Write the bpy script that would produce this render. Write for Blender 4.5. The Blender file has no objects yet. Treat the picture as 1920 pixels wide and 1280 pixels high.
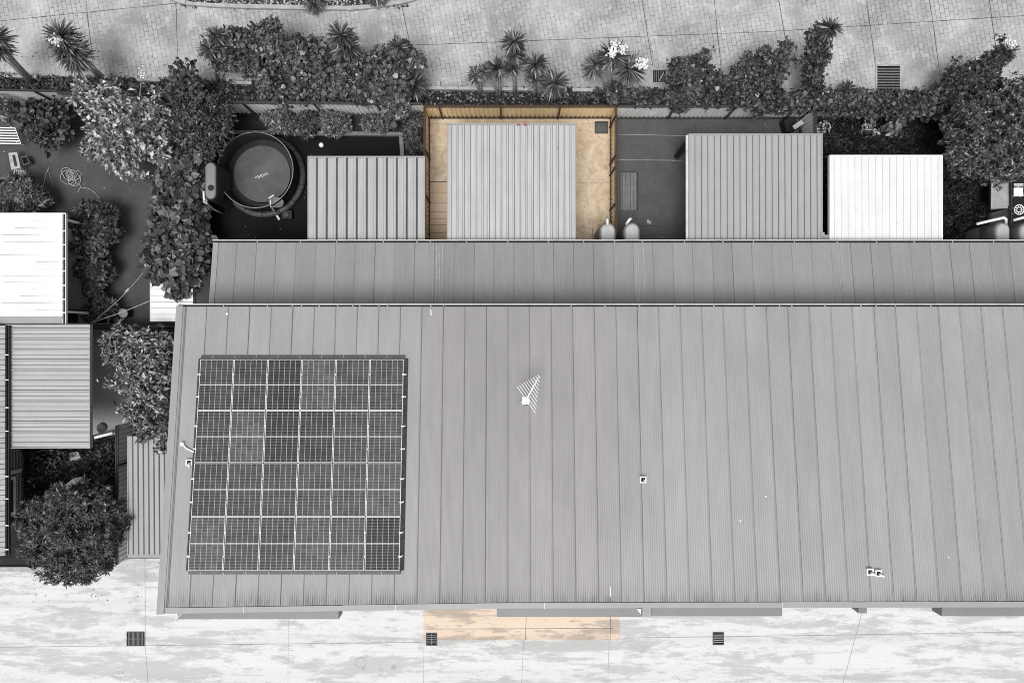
import bpy, math, random
import numpy as np
random.seed(7); rng = np.random.default_rng(7)
C = bpy.context.scene.collection
H, F = 29.0, 1280.0            # drone height in metres, focal length in photo pixels (24 mm lens)
GH = 1.45                      # boundary fence height

def P(px, py, z=0.0):
    """ground position of something seen at photo pixel px,py and standing z metres high"""
    s = (H - z) / F
    return ((px - 960) * s, (640 - py) * s, z)
def S(n, z=0.0): return n * (H - z) / F
def XX(px, z=0.0): return (px - 960) * (H - z) / F
def YY(py, z=0.0): return (640 - py) * (H - z) / F

# ---------------------------------------------------------------- materials
class G:
    def __init__(s, name, rough=0.7, metal=0.0, spec=0.3):
        s.m = bpy.data.materials.new(name); s.m.use_nodes = True
        s.nt = s.m.node_tree; s.b = s.nt.nodes['Principled BSDF']
        s.b.inputs['Roughness'].default_value = rough
        s.b.inputs['Metallic'].default_value = metal
        s.b.inputs['Specular IOR Level'].default_value = spec
        s._pos = None
    def n(s, t): return s.nt.nodes.new(t)
    def lk(s, a, b):
        if hasattr(a, 'is_linked'): s.nt.links.new(a, b)
        else: b.default_value = a
    def pos(s):
        if s._pos is None: s._pos = s.n('ShaderNodeNewGeometry').outputs['Position']
        return s._pos
    def obj(s): return s.n('ShaderNodeTexCoord').outputs['Object']
    def xyz(s, v):
        q = s.n('ShaderNodeSeparateXYZ'); s.lk(v, q.inputs[0]); return q.outputs
    def comb(s, x, y, z=0.0):
        q = s.n('ShaderNodeCombineXYZ')
        for i, a in enumerate((x, y, z)): s.lk(a, q.inputs[i])
        return q.outputs[0]
    def ma(s, op, a, b=0.0, c=None):
        q = s.n('ShaderNodeMath'); q.operation = op; s.lk(a, q.inputs[0]); s.lk(b, q.inputs[1])
        if c is not None: s.lk(c, q.inputs[2])
        return q.outputs[0]
    def scale(s, v, sc):
        q = s.n('ShaderNodeVectorMath'); q.operation = 'MULTIPLY'; s.lk(v, q.inputs[0]); q.inputs[1].default_value = sc
        return q.outputs[0]
    def rotz(s, v, deg):
        q = s.n('ShaderNodeVectorRotate'); q.rotation_type = 'Z_AXIS'; s.lk(v, q.inputs['Vector']); q.inputs['Angle'].default_value = math.radians(deg)
        return q.outputs[0]
    def noise(s, v, scale=1.0, detail=4.0, rough=0.55, dist=0.0):
        q = s.n('ShaderNodeTexNoise'); s.lk(v, q.inputs['Vector'])
        q.inputs['Scale'].default_value = scale; q.inputs['Detail'].default_value = detail
        q.inputs['Roughness'].default_value = rough; q.inputs['Distortion'].default_value = dist
        return q.outputs[0]
    def white(s, w):
        q = s.n('ShaderNodeTexWhiteNoise'); q.noise_dimensions = '1D'; s.lk(w, q.inputs['W']); return q.outputs['Value']
    def mr(s, v, a, b, c=0.0, d=1.0):
        q = s.n('ShaderNodeMapRange'); s.lk(v, q.inputs[0])
        for i, x in enumerate((a, b, c, d)): q.inputs[i + 1].default_value = x
        return q.outputs[0]
    def mix(s, f, a, b):
        q = s.n('ShaderNodeMix'); q.data_type = 'RGBA'; s.lk(f, q.inputs[0])
        for x, i in ((a, 6), (b, 7)):
            if isinstance(x, (int, float)): x = (x, x, x)
            if isinstance(x, tuple): q.inputs[i].default_value = (*x[:3], 1)
            else: s.nt.links.new(x, q.inputs[i])
        return q.outputs[2]
    def mulc(s, col, f):
        """colour times a scalar"""
        q = s.n('ShaderNodeVectorMath'); q.operation = 'SCALE'
        if isinstance(col, tuple): q.inputs[0].default_value = col[:3]
        else: s.nt.links.new(col, q.inputs[0])
        s.lk(f, q.inputs['Scale']); return q.outputs[0]
    def bump(s, h, strength=0.3, dist=0.02):
        q = s.n('ShaderNodeBump'); q.inputs['Strength'].default_value = strength; q.inputs['Distance'].default_value = dist
        s.lk(h, q.inputs['Height']); s.nt.links.new(q.outputs[0], s.b.inputs['Normal'])
    def out(s, col):
        if isinstance(col, (int, float)): col = (col, col, col)
        if isinstance(col, tuple): s.b.inputs['Base Color'].default_value = (*col[:3], 1)
        else: s.nt.links.new(col, s.b.inputs['Base Color'])
        return s.m

def g3(v): return (v, v, v) if isinstance(v, (int, float)) else v
def plain(name, col, var=0.12, scale=3.0, rough=0.6, metal=0.0, spec=0.3, bump=0.0):
    g = G(name, rough, metal, spec)
    n = g.noise(g.pos(), scale, 5, 0.6); n2 = g.noise(g.pos(), scale * 7, 3, 0.6)
    t = g.ma('ADD', g.mr(n, 0.3, 0.7, 1 - var, 1 + var), g.mr(n2, 0.3, 0.7, -var * .5, var * .5))
    if bump: g.bump(n2, bump, 0.02)
    return g.out(g.mulc(g3(col), t))

def leafmat(name, lo, hi, pale=0.0, rough=0.55, spec=0.35, palecol=0.35, patch=(0.55, 1.5), ps=1.5):
    """each leaf its own tone (random per mesh island)"""
    g = G(name, rough, 0, spec)
    ge = g.n('ShaderNodeNewGeometry')
    r = ge.outputs['Random Per Island']
    c = g.mix(g.ma('POWER', r, 1.6), lo, hi)
    c = g.mulc(c, g.mr(g.noise(g.pos(), ps, 3, 0.6), 0.32, 0.68, *patch))     # random paler and darker clumps, crown shading put into the colour
    if pale:
        r2 = g.white(g.ma('MULTIPLY', r, 913.7))
        c = g.mix(g.ma('GREATER_THAN', r2, 1 - pale), c, palecol)
    g.b.inputs['Subsurface Weight'].default_value = 0.0
    return g.out(c)

def roofmat(name, base, phase, ydirt=None, tint=None, seam=0.762, streak=0.10, dirtamp=0.75):
    g = G(name, 0.42, 0.0, 0.35)
    x, y, z = g.xyz(g.pos())[:3]
    t = g.ma('DIVIDE', g.ma('SUBTRACT', x, phase), seam)
    fr = g.ma('FRACT', t); idn = g.ma('FLOOR', t)
    sheet = g.mr(g.white(idn), 0, 1, 0.95, 1.04)
    wob = g.noise(g.comb(g.ma('MULTIPLY', x, 26.0), g.ma('MULTIPLY', y, 0.25)), 1.0, 3, 0.6)
    big = g.noise(g.pos(), 0.28, 4, 0.6)
    mid = g.noise(g.comb(g.ma('MULTIPLY', x, 2.2), g.ma('MULTIPLY', y, 0.5)), 1.0, 5, 0.6)
    tone = g.ma('MULTIPLY', sheet, g.mr(wob, 0.3, 0.7, 1 - streak * .5, 1 + streak * .5))
    tone = g.ma('MULTIPLY', tone, g.mr(big, 0.3, 0.7, 0.94, 1.05))
    tone = g.ma('MULTIPLY', tone, g.mr(mid, 0.3, 0.7, 0.92, 1.05))
    # dirt caught in the lap of each sheet, wider and thinner along its length
    lapn = g.noise(g.comb(idn, g.ma('MULTIPLY', y, 0.8)), 1.3, 2, 0.6)
    wid = g.mr(lapn, 0.3, 0.7, 0.028, 0.05)
    lap = g.ma('LESS_THAN', fr, wid)
    tone = g.ma('MULTIPLY', tone, g.ma('SUBTRACT', 1.0, g.ma('MULTIPLY', lap, g.mr(g.white(g.ma('ADD', idn, 31.3)), 0, 1, 0.24, 0.52))))
    col = g.mulc(g3(base), tone)
    if tint:
        x0, x1, tc = tint
        inside = g.ma('MULTIPLY', g.ma('GREATER_THAN', x, x0), g.ma('LESS_THAN', x, x1))
        col = g.mix(inside, col, g.mulc(tc, tone))
    if ydirt is not None:
        # soot and lichen at the sheet ends, in every pan
        nn = g.noise(g.comb(g.ma('MULTIPLY', x, 5.5), g.ma('MULTIPLY', y, 1.1)), 1.0, 4, 0.7)
        fade = g.mr(y, ydirt + 0.10, ydirt + 0.95, 1.0, 0.0)
        pan = g.mr(g.ma('SINE', g.ma('MULTIPLY', x, 2 * math.pi / 0.0762)), -0.2, 0.9, 0.25, 1.0)
        loc = g.mr(g.noise(g.comb(x, 0.0), 0.55, 3, 0.6), 0.36, 0.60, 0.25, 1.0)
        d = g.ma('MULTIPLY', g.ma('MULTIPLY', g.ma('POWER', fade, 2.6), pan), g.ma('MULTIPLY', loc, g.mr(nn, 0.35, 0.65, 0.3, 1.1)))
        col = g.mix(g.ma('MINIMUM', g.ma('MULTIPLY', d, 1.35), 0.9), col, 0.05)
    # bird droppings and specks
    vo = g.n('ShaderNodeTexVoronoi'); vo.inputs['Scale'].default_value = 1.15; g.lk(g.pos(), vo.inputs['Vector'])
    cr = g.xyz(vo.outputs['Color'])
    sz = g.mr(cr[1], 0, 1, 0.010, 0.035)
    sp = g.ma('MULTIPLY', g.ma('LESS_THAN', vo.outputs['Distance'], sz), g.ma('GREATER_THAN', cr[0], 0.80))
    col = g.mix(sp, col, g.mix(g.ma('GREATER_THAN', cr[2], 0.3), 0.06, 0.75))
    return g.out(col)

M = {}
M['roof_main'] = roofmat('weathered_grey_sheet', 0.30, 0.613, -8.8, (-3.25, 3.62, (0.287, 0.276, 0.278)))
M['roof_low'] = roofmat('grey_lean_to_sheet', 0.268, 4.63, None, (-3.25, 3.62, (0.252, 0.245, 0.252)))
M['trim'] = plain('grey_painted_trim', 0.29, 0.05, 1.2, 0.45)
M['trim_dark'] = plain('dark_grey_trim', 0.16, 0.08, 1.2, 0.45)
M['hood'] = plain('hood_sheet_metal', 0.20, 0.06, 1.0, 0.45)
M['light_lip'] = plain('pale_gutter_lip', 0.55, 0.15, 2.0, 0.4)
M['litter'] = plain('gutter_litter_and_shade', 0.018, 0.5, 9.0, 0.9)  # leaf litter, also the painted shade in gutters and at the sheet ends
M['white'] = plain('white_painted_metal', 0.80, 0.03, 2.0, 0.4)
M['pvc'] = plain('white_plastic_pipe', 0.75, 0.05, 2.0, 0.35)
M['black'] = plain('black_plastic', 0.015, 0.3, 3.0, 0.5)
M['wall'] = plain('rendered_wall', 0.32, 0.08, 1.0, 0.8)
M['post'] = plain('dark_steel_post', 0.035, 0.2, 4.0, 0.5)
M['alu'] = plain('bare_aluminium', 0.74, 0.04, 3.0, 0.45, 0.0)
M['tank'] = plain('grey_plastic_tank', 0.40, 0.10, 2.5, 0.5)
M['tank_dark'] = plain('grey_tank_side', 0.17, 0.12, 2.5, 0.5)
M['timber'] = plain('weathered_timber', 0.17, 0.25, 6.0, 0.8)
M['pale_timber'] = plain('bleached_timber', 0.38, 0.25, 6.0, 0.8)
M['bark'] = plain('bark', 0.10, 0.35, 9.0, 0.9, bump=0.4)
M['bark_pale'] = plain('pale_yucca_bark', 0.22, 0.3, 14.0, 0.9, bump=0.4)
M['soil'] = plain('garden_soil', 0.022, 0.5, 5.0, 0.95, bump=0.5)
M['iron'] = plain('cast_iron_grate', 0.06, 0.25, 12.0, 0.6)
M['pit'] = plain('black_drain_pit', 0.006, 0.2, 3.0, 0.9)
M['rubber'] = plain('pale_hose_rubber', 0.36, 0.12, 5.0, 0.5)
M['terracotta'] = plain('dark_pot_clay', 0.13, 0.2, 5.0, 0.7)
M['kerb'] = plain('concrete_kerb', 0.36, 0.22, 3.0, 0.85, bump=0.2)
M['joint'] = plain('tarred_joint', 0.05, 0.4, 6.0, 0.9)
M['joint_faint'] = plain('sawn_joint', 0.22, 0.35, 4.0, 0.9)
M['flower'] = plain('white_petals', 0.80, 0.06, 8.0, 0.6)
M['red'] = plain('red_plastic', (0.35, 0.03, 0.02), 0.1, 3, 0.5)
M['cloth'] = plain('pool_fabric', 0.06, 0.4, 5.0, 0.5, bump=0.3)

def sheetmat(name, base, streak=0.10, along='y', seam=None, rough=0.45):
    g = G(name, rough, 0, 0.35)
    x, y, z = g.xyz(g.pos())[:3]
    a, b = (x, y) if along == 'y' else (y, x)
    n = g.noise(g.comb(g.ma('MULTIPLY', a, 9.0), g.ma('MULTIPLY', b, 0.35)), 1.0, 4, 0.65)
    n2 = g.noise(g.pos(), 1.2, 5, 0.65)
    t = g.ma('MULTIPLY', g.mr(n, 0.3, 0.7, 1 - streak, 1 + streak), g.mr(n2, 0.3, 0.7, 0.95, 1.05))
    col = g.mulc(g3(base), t)
    vo = g.n('ShaderNodeTexVoronoi'); vo.inputs['Scale'].default_value = 1.6; g.lk(g.pos(), vo.inputs['Vector'])
    cr = g.xyz(vo.outputs['Color'])
    sp = g.ma('MULTIPLY', g.ma('LESS_THAN', vo.outputs['Distance'], 0.035), g.ma('GREATER_THAN', cr[0], 0.8))
    col = g.mix(sp, col, 0.12)
    return g.out(col)
M['patio_grey'] = sheetmat('grey_patio_sheet', 0.36)
M['patio_blue'] = sheetmat('pale_blue_grey_patio_sheet', (0.415, 0.418, 0.425), 0.12)
M['patio_right'] = sheetmat('mid_grey_patio_sheet', 0.33, 0.05)
M['roof_white'] = sheetmat('white_roof_sheet', 0.66, 0.06)
M['roof_white_h'] = sheetmat('white_roof_sheet_across', 0.74, 0.07, 'x')
M['roof_left'] = sheetmat('pale_grey_ribbed_sheet', 0.38, 0.08, 'x')
M['leanto'] = sheetmat('grey_ribbed_sheet', 0.32, 0.08)
M['rib_dark'] = plain('painted_rib_shade', 0.05, 0.3, 3.0, 0.7)  # near-black for the shade painted along sheet ribs

def fencemat(name, base, dirt=0.35, dcol=0.05):
    g = G(name, 0.5, 0, 0.3)
    x, y, z = g.xyz(g.pos())[:3]
    n = g.noise(g.comb(g.ma('MULTIPLY', g.ma('ADD', x, y), 6.0), g.ma('MULTIPLY', z, 0.8)), 1.0, 4, 0.65)
    n2 = g.noise(g.pos(), 1.0, 4, 0.6)
    col = g.mulc(g3(base), g.ma('MULTIPLY', g.mr(n, 0.3, 0.7, 0.88, 1.1), g.mr(n2, 0.3, 0.7, 0.9, 1.08)))
    # splashed mud along the foot
    d = g.ma('MULTIPLY', g.mr(z, 0.02, 0.28, 1.0, 0.0), g.mr(n, 0.3, 0.7, 0.3, 1.2))
    return g.out(g.mix(g.ma('MINIMUM', g.ma('MULTIPLY', d, dirt * 2), 0.9), col, dcol))
M['fence_tan'] = fencemat('cream_fence_sheet', (0.85, 0.68, 0.42), 0.4, (0.06, 0.035, 0.015))
M['fence_pale'] = fencemat('pale_fence_sheet', 0.78, 0.3)
M['fence_grey'] = fencemat('grey_fence_sheet', 0.38, 0.4)
M['fence_dark'] = fencemat('dark_fence_sheet', 0.13, 0.4)
M['post_brown'] = plain('dark_brown_post', (0.05, 0.03, 0.018), 0.3, 4, 0.6)

# ---- ground materials
def front_concrete(name, light, dark, mid):
    g = G(name, 0.85, 0, 0.2)
    p = g.pos()
    n = g.noise(g.scale(p, (0.17, 1.05, 1)), 1.0, 12, 0.74, 0.25)
    n2 = g.noise(g.scale(p, (0.45, 1.6, 1)), 1.9, 9, 0.72)
    n3 = g.noise(p, 14.0, 4, 0.7)
    patch = g.mr(g.ma('ADD', n, g.ma('MULTIPLY', g.ma('SUBTRACT', n2, 0.5), 0.45)), 0.485, 0.555)
    col = g.mix(patch, light, mid)
    p2 = g.mr(n2, 0.54, 0.66); col = g.mix(g.ma('MULTIPLY', p2, 0.75), col, dark)
    # long tyre scuffs along the drive
    sc = g.noise(g.scale(p, (0.16, 4.5, 1)), 1.0, 6, 0.6, 0.3)
    col = g.mix(g.mr(sc, 0.56, 0.66, 0, 0.55), col, mid)
    # hairline cracks
    vo = g.n('ShaderNodeTexVoronoi'); vo.feature = 'DISTANCE_TO_EDGE'; vo.inputs['Scale'].default_value = 0.55
    q = g.n('ShaderNodeVectorMath'); q.operation = 'ADD'
    g.lk(g.scale(p, (0.45, 1.2, 1)), q.inputs[0]); 
    dn = g.n('ShaderNodeTexNoise'); dn.inputs['Scale'].default_value = 1.6; dn.inputs['Detail'].default_value = 6; g.lk(p, dn.inputs['Vector'])
    g.lk(g.scale(dn.outputs[1], (0.8, 0.8, 0)), q.inputs[1]); g.lk(q.outputs[0], vo.inputs['Vector'])
    crk = g.ma('MULTIPLY', g.ma('LESS_THAN', vo.outputs['Distance'], 0.003), g.mr(g.noise(p, 0.5, 2), 0.52, 0.62, 0, 0.3))
    col = g.mix(crk, col, 0.12)
    v2 = g.n('ShaderNodeTexVoronoi'); v2.inputs['Scale'].default_value = 0.8; g.lk(p, v2.inputs['Vector']); c2 = g.xyz(v2.outputs['Color'])
    drip = g.mr(g.ma('ADD', v2.outputs['Distance'], g.ma('MULTIPLY', g.ma('SUBTRACT', n2, .5), .3)), .03, .12, 1.0, 0.0)
    col = g.mix(g.ma('MULTIPLY', g.ma('MULTIPLY', drip, g.ma('GREATER_THAN', c2[0], .72)), g.mr(c2[1], 0, 1, .08, .4)), col, 0.10)
    # worn tyre lanes running along the building
    yy = g.xyz(p)[1]; lane = g.ma('ABSOLUTE', g.ma('SINE', g.ma('MULTIPLY', g.ma('ADD', yy, g.mr(n, .3, .7, -.25, .25)), 2.1)))
    col = g.mulc(col, g.mr(lane, 0.75, 1.0, 1.0, 0.94))
    col = g.mulc(col, g.mr(n3, 0.3, 0.7, 0.94, 1.05))
    g.bump(n3, 0.15, 0.01)
    return g.out(col)
M['front'] = front_concrete('bleached_concrete', 0.62, 0.415, 0.455)
M['front_tan'] = front_concrete('cream_concrete', (0.655, 0.535, 0.425), (0.34, 0.285, 0.245), (0.42, 0.35, 0.295))

def yard_concrete(name, base, stain, amt=0.6, scale=1.0, specks=False, spec=0.25):
    g = G(name, 0.8, 0, spec)
    p = g.pos()
    n = g.noise(p, 1.3 * scale, 9, 0.7, 0.8); n2 = g.noise(p, 5.0 * scale, 8, 0.75, 0.6); n3 = g.noise(p, 30, 3, 0.7)
    col = g.mix(g.mr(n, 0.42, 0.68, 0, amt), base, stain)
    col = g.mix(g.mr(n2, 0.5, 0.72, 0, amt * .8), col, stain)
    col = g.mulc(col, g.mr(n3, 0.3, 0.7, 0.9, 1.1))
    if specks:
        vo = g.n('ShaderNodeTexVoronoi'); vo.inputs['Scale'].default_value = 2.6; g.lk(p, vo.inputs['Vector']); cr = g.xyz(vo.outputs['Color'])
        col = g.mix(g.ma('MULTIPLY', g.ma('LESS_THAN', vo.outputs['Distance'], g.mr(cr[1], 0, 1, .02, .075)), g.ma('GREATER_THAN', cr[0], .8)), col, g.mulc((1, 1, 1), g.mr(cr[2], 0, 1, .08, .4)))
    g.bump(n3, 0.15, 0.01)
    return g.out(col)
M['tan_yard'] = yard_concrete('tan_yard_concrete', (0.61, 0.50, 0.375), (0.36, 0.27, 0.175), 0.85, 2.0)
M['tan_path'] = yard_concrete('pinkish_paving', (0.55, 0.415, 0.31), (0.46, 0.34, 0.245), 0.4)
M['dark_yard'] = yard_concrete('dark_grey_concrete', 0.090, 0.060, 0.8, 0.7, specks=True)
M['pool_yard'] = yard_concrete('black_artificial_turf', 0.0095, 0.0065, 0.6, specks=True, spec=0.1)
M['grey_slab'] = yard_concrete('grey_concrete', 0.36, 0.24, 0.5)
M['lawn'] = yard_concrete('short_dark_lawn', 0.078, 0.050, 0.9, 0.8, specks=True)
M['grass_soil'] = yard_concrete('overgrown_grass_soil', 0.016, 0.008, 0.8, 1.5)
M['ground'] = plain('bare_earth', 0.03, 0.3, 1.0, 0.95)

def paving():
    g = G('stamped_brick_concrete', 0.85, 0, 0.2)
    p = g.pos()
    r = g.rotz(p, 80)
    br = g.n('ShaderNodeTexBrick'); g.lk(r, br.inputs['Vector'])
    br.inputs['Scale'].default_value = 1.0; br.inputs['Brick Width'].default_value = 0.34; br.inputs['Row Height'].default_value = 0.19
    br.inputs['Mortar Size'].default_value = 0.009; br.inputs['Mortar Smooth'].default_value = 0.1; br.inputs['Bias'].default_value = 0
    br.inputs['Color1'].default_value = (0.0, 0, 0, 1); br.inputs['Color2'].default_value = (1, 1, 1, 1)
    n = g.noise(p, 0.42, 9, 0.66, 0.5); n2 = g.noise(p, 1.6, 8, 0.7, 0.4); n3 = g.noise(p, 22, 3, 0.7)
    base = g.mix(g.mr(n, 0.36, 0.66), 0.27, 0.46)
    base = g.mix(g.mr(n2, 0.52, 0.75, 0, 0.75), base, 0.60)
    base = g.mix(g.mr(n2, 0.44, 0.28, 0, 0.35), base, 0.19)
    bt = g.xyz(br.outputs['Color'])[0]
    base = g.mulc(base, g.mr(bt, 0, 1, 0.95, 1.05))
    # the stamped joints have worn away in places
    wear = g.mr(g.noise(p, 0.75, 5, 0.6), 0.40, 0.60, 0.12, 0.8)
    base = g.mix(g.ma('MULTIPLY', br.outputs['Fac'], wear), base, 0.055)
    base = g.mulc(base, g.mr(n3, 0.3, 0.7, 0.93, 1.07))
    g.bump(g.ma('SUBTRACT', 1.0, br.outputs['Fac']), 0.25, 0.01)
    return g.out(base)
M['paving'] = paving()

def gravelmat():
    g = G('pale_gravel', 0.9, 0, 0.2)
    vo = g.n('ShaderNodeTexVoronoi'); vo.inputs['Scale'].default_value = 11; g.lk(g.pos(), vo.inputs['Vector'])
    c = g.xyz(vo.outputs['Color'])[0]
    col = g.mix(g.mr(c, 0, 1), 0.10, 0.55)
    col = g.mix(g.mr(vo.outputs['Distance'], 0.35, 0.6), col, 0.03)
    g.bump(vo.outputs['Distance'], 0.6, 0.03)
    return g.out(col)
M['gravel'] = gravelmat()

def brickmat(name, c1, c2, mortar, bw=0.24, rh=0.086, ms=0.011, axes='yz'):
    g = G(name, 0.85, 0, 0.2)
    x, y, z = g.xyz(g.pos())[:3]
    br = g.n('ShaderNodeTexBrick'); g.lk(g.comb(y, z) if axes == 'yz' else g.comb(y, x), br.inputs['Vector'])
    br.inputs['Scale'].default_value = 1; br.inputs['Brick Width'].default_value = bw; br.inputs['Row Height'].default_value = rh
    br.inputs['Mortar Size'].default_value = ms
    for k, v in (('Color1', c1), ('Color2', c2), ('Mortar', mortar)): br.inputs[k].default_value = (v, v, v, 1)
    n = g.noise(g.pos(), 3, 4)
    return g.out(g.mulc(br.outputs['Color'], g.mr(n, 0.3, 0.7, 0.85, 1.12)))
M['brick'] = brickmat('dark_brickwork', 0.05, 0.09, 0.60, ms=.014)
M['tile'] = brickmat('concrete_roof_tiles', 0.34, 0.42, 0.04, 0.20, 0.33, 0.012, 'yx')

def solarmat():
    g = G('solar_cells', 0.35, 0, 0.12)
    x, y, z = g.xyz(g.obj())[:3]
    rnd = g.n('ShaderNodeObjectInfo').outputs['Random']
    base = g.mr(g.xyz(g.n('ShaderNodeObjectInfo').outputs['Color'])[0], 0, 1, 0.021, 0.120)
    # each cell a shade of its own
    ix = g.ma('FLOOR', g.ma('DIVIDE', g.ma('ADD', x, 0.561), 0.187)); iy = g.ma('FLOOR', g.ma('DIVIDE', g.ma('ADD', y, 0.86), 0.0955))
    cell = g.white(g.ma('ADD', g.ma('ADD', g.ma('MULTIPLY', ix, 17.13), g.ma('MULTIPLY', iy, 3.71)), g.ma('MULTIPLY', rnd, 55.0)))
    tone = g.ma('MULTIPLY', base, g.mr(cell, 0, 1, 0.85, 1.18))
    n = g.noise(g.pos(), 2.5, 4, 0.6); tone = g.ma('MULTIPLY', tone, g.mr(n, 0.3, 0.7, 0.75, 1.3))
    ax = g.ma('ABSOLUTE', g.ma('SUBTRACT', g.ma('FRACT', g.ma('DIVIDE', g.ma('ADD', x, 0.561), 0.187)), 0.5))
    ay = g.ma('ABSOLUTE', g.ma('SUBTRACT', g.ma('FRACT', g.ma('DIVIDE', g.ma('ADD', y, 0.86), 0.0955)), 0.5))
    vx = g.ma('GREATER_THAN', ax, 0.463); vy = g.ma('GREATER_THAN', ay, 0.455)
    col = g.mix(g.ma('MULTIPLY', vy, 0.40), g.mulc((1, 1, 1), tone), 0.45)
    col = g.mix(g.ma('MULTIPLY', vx, 0.58), col, 0.62)
    mid = g.ma('LESS_THAN', g.ma('ABSOLUTE', y), 0.011)
    col = g.mix(mid, col, 0.85)
    edge = g.ma('MAXIMUM', g.ma('GREATER_THAN', g.ma('ABSOLUTE', x), 0.553), g.ma('GREATER_THAN', g.ma('ABSOLUTE', y), 0.850))
    col = g.mix(edge, col, 0.03)
    return g.out(col)
M['solar'] = solarmat()

# leaves (monochrome, as the photo)
M['leaf_ivy'] = leafmat('ivy_leaf', 0.030, 0.165, 0.035)
M['leaf_ivy_dark'] = leafmat('dark_ivy_leaf', 0.024, 0.120, 0.012)
M['leaf_broad'] = leafmat('broad_vine_leaf', 0.035, 0.165, 0.02)
M['leaf_mid'] = leafmat('mid_shrub_leaf', 0.035, 0.20, 0.06)
M['leaf_pale'] = leafmat('pale_blossom_leaf', 0.075, 0.33, 0.16, palecol=0.55, patch=(0.16, 2.3), ps=2.3)
M['leaf_tip'] = leafmat('pale_tipped_leaf', 0.03, 0.25, 0.17, palecol=0.42, patch=(0.3, 1.9), ps=3.5)
M['leaf_dark'] = leafmat('dark_glossy_leaf', 0.018, 0.10, 0.06, 0.35, 0.5, 0.3)
M['leaf_fine'] = leafmat('fine_dark_leaf', 0.020, 0.13, 0.04, palecol=0.26)
M['blade'] = leafmat('yucca_blade', 0.028, 0.16, 0.09, palecol=0.32)
M['grass'] = leafmat('long_grass_blade', 0.015, 0.075, 0.04, palecol=0.2)
M['petal'] = leafmat('white_petal', 0.62, 0.85)

# ---------------------------------------------------------------- mesh helpers
ORG = {}
class MB:
    def __init__(s): s.v = []; s.f = []
    def add(s, vs, fs):
        o = len(s.v); s.v += [tuple(map(float, a)) for a in vs]; s.f += [tuple(i + o for i in f) for f in fs]; return s
    def box(s, x0, x1, y0, y1, z0, z1):
        return s.add([(x0,y0,z0),(x1,y0,z0),(x1,y1,z0),(x0,y1,z0),(x0,y0,z1),(x1,y0,z1),(x1,y1,z1),(x0,y1,z1)],
                     [(0,3,2,1),(4,5,6,7),(0,1,5,4),(1,2,6,5),(2,3,7,6),(3,0,4,7)])
    def bar(s, a, b, w, h, up=(0,0,1)):
        """rectangular bar from a to b, w wide across, h tall"""
        a = np.array(a, float); b = np.array(b, float); d = b - a; d /= np.linalg.norm(d)
        u = np.array(up, float); sd = np.cross(d, u)
        if np.linalg.norm(sd) < 1e-4: sd = np.cross(d, (0, 1, 0))
        sd /= np.linalg.norm(sd); u = np.cross(sd, d)
        q = []
        for p in (a, b):
            for i, j in ((-1,-1),(1,-1),(1,1),(-1,1)): q.append(p + sd * i * w / 2 + u * j * h / 2)
        return s.add(q, [(0,3,2,1),(4,5,6,7),(0,1,5,4),(1,2,6,5),(2,3,7,6),(3,0,4,7)])
    def tube(s, pts, r, n=8, cap=True):
        pts = [np.array(p, float) for p in pts]; rs = r if isinstance(r, (list, tuple)) else [r] * len(pts)
        o = len(s.v); prev = None
        for i, p in enumerate(pts):
            d = pts[min(i + 1, len(pts) - 1)] - pts[max(i - 1, 0)]; d /= (np.linalg.norm(d) + 1e-9)
            if prev is None:
                a = np.array((0, 0, 1.0)) if abs(d[2]) < .9 else np.array((1.0, 0, 0)); u = np.cross(d, a)
            else: u = prev - d * np.dot(prev, d)
            u /= (np.linalg.norm(u) + 1e-9); prev = u; w = np.cross(d, u)
            for k in range(n):
                t = 2 * math.pi * k / n
                s.v.append(tuple(p + rs[i] * (u * math.cos(t) + w * math.sin(t))))
        for i in range(len(pts) - 1):
            for k in range(n):
                a = o + i * n + k; b = o + i * n + (k + 1) % n
                s.f.append((a, b, b + n, a + n))
        if cap:
            s.f.append(tuple(o + k for k in range(n))[::-1]); e = o + (len(pts) - 1) * n
            s.f.append(tuple(e + k for k in range(n)))
        return s
    def lathe(s, prof, cx, cy, n=48, z0=0.0, sx=1.0, sy=1.0):
        o = len(s.v)
        for r, z in prof:
            for k in range(n):
                t = 2 * math.pi * k / n; s.v.append((cx + r * sx * math.cos(t), cy + r * sy * math.sin(t), z0 + z))
        for i in range(len(prof) - 1):
            for k in range(n):
                a = o + i * n + k; b = o + i * n + (k + 1) % n
                s.f.append((a, b, b + n, a + n))
        return s
    def prism(s, poly, z0, z1):
        n = len(poly)
        return s.add([(x, y, z0) for x, y in poly] + [(x, y, z1) for x, y in poly],
                     [tuple(range(n))[::-1], tuple(range(n, 2 * n))] + [(i, (i + 1) % n, n + (i + 1) % n, n + i) for i in range(n)])
    def strip(s, a, b):
        """ribbon of quads between two point rows"""
        n = len(a)
        return s.add(list(a) + list(b), [(i, i + 1, n + i + 1, n + i) for i in range(n - 1)])
    def build(s, name, mat, parent=None, smooth=False, bevel=0.0):
        me = bpy.data.meshes.new(name)
        o = ORG.get(parent.name, (0, 0, 0)) if parent else (0, 0, 0)
        v = s.v if o == (0, 0, 0) else [(a - o[0], b - o[1], c - o[2]) for a, b, c in s.v]
        me.from_pydata(v, [], s.f); me.update()
        if smooth: me.polygons.foreach_set('use_smooth', [True] * len(me.polygons))
        me.materials.append(mat if not isinstance(mat, str) else M[mat])
        ob = bpy.data.objects.new(name, me); C.objects.link(ob)
        if parent: ob.parent = parent; ORG[ob.name] = o
        else: ORG[ob.name] = (0, 0, 0)
        if bevel:
            md = ob.modifiers.new('bevel', 'BEVEL'); md.width = bevel; md.segments = 2; md.limit_method = 'ANGLE'
        return ob

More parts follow.
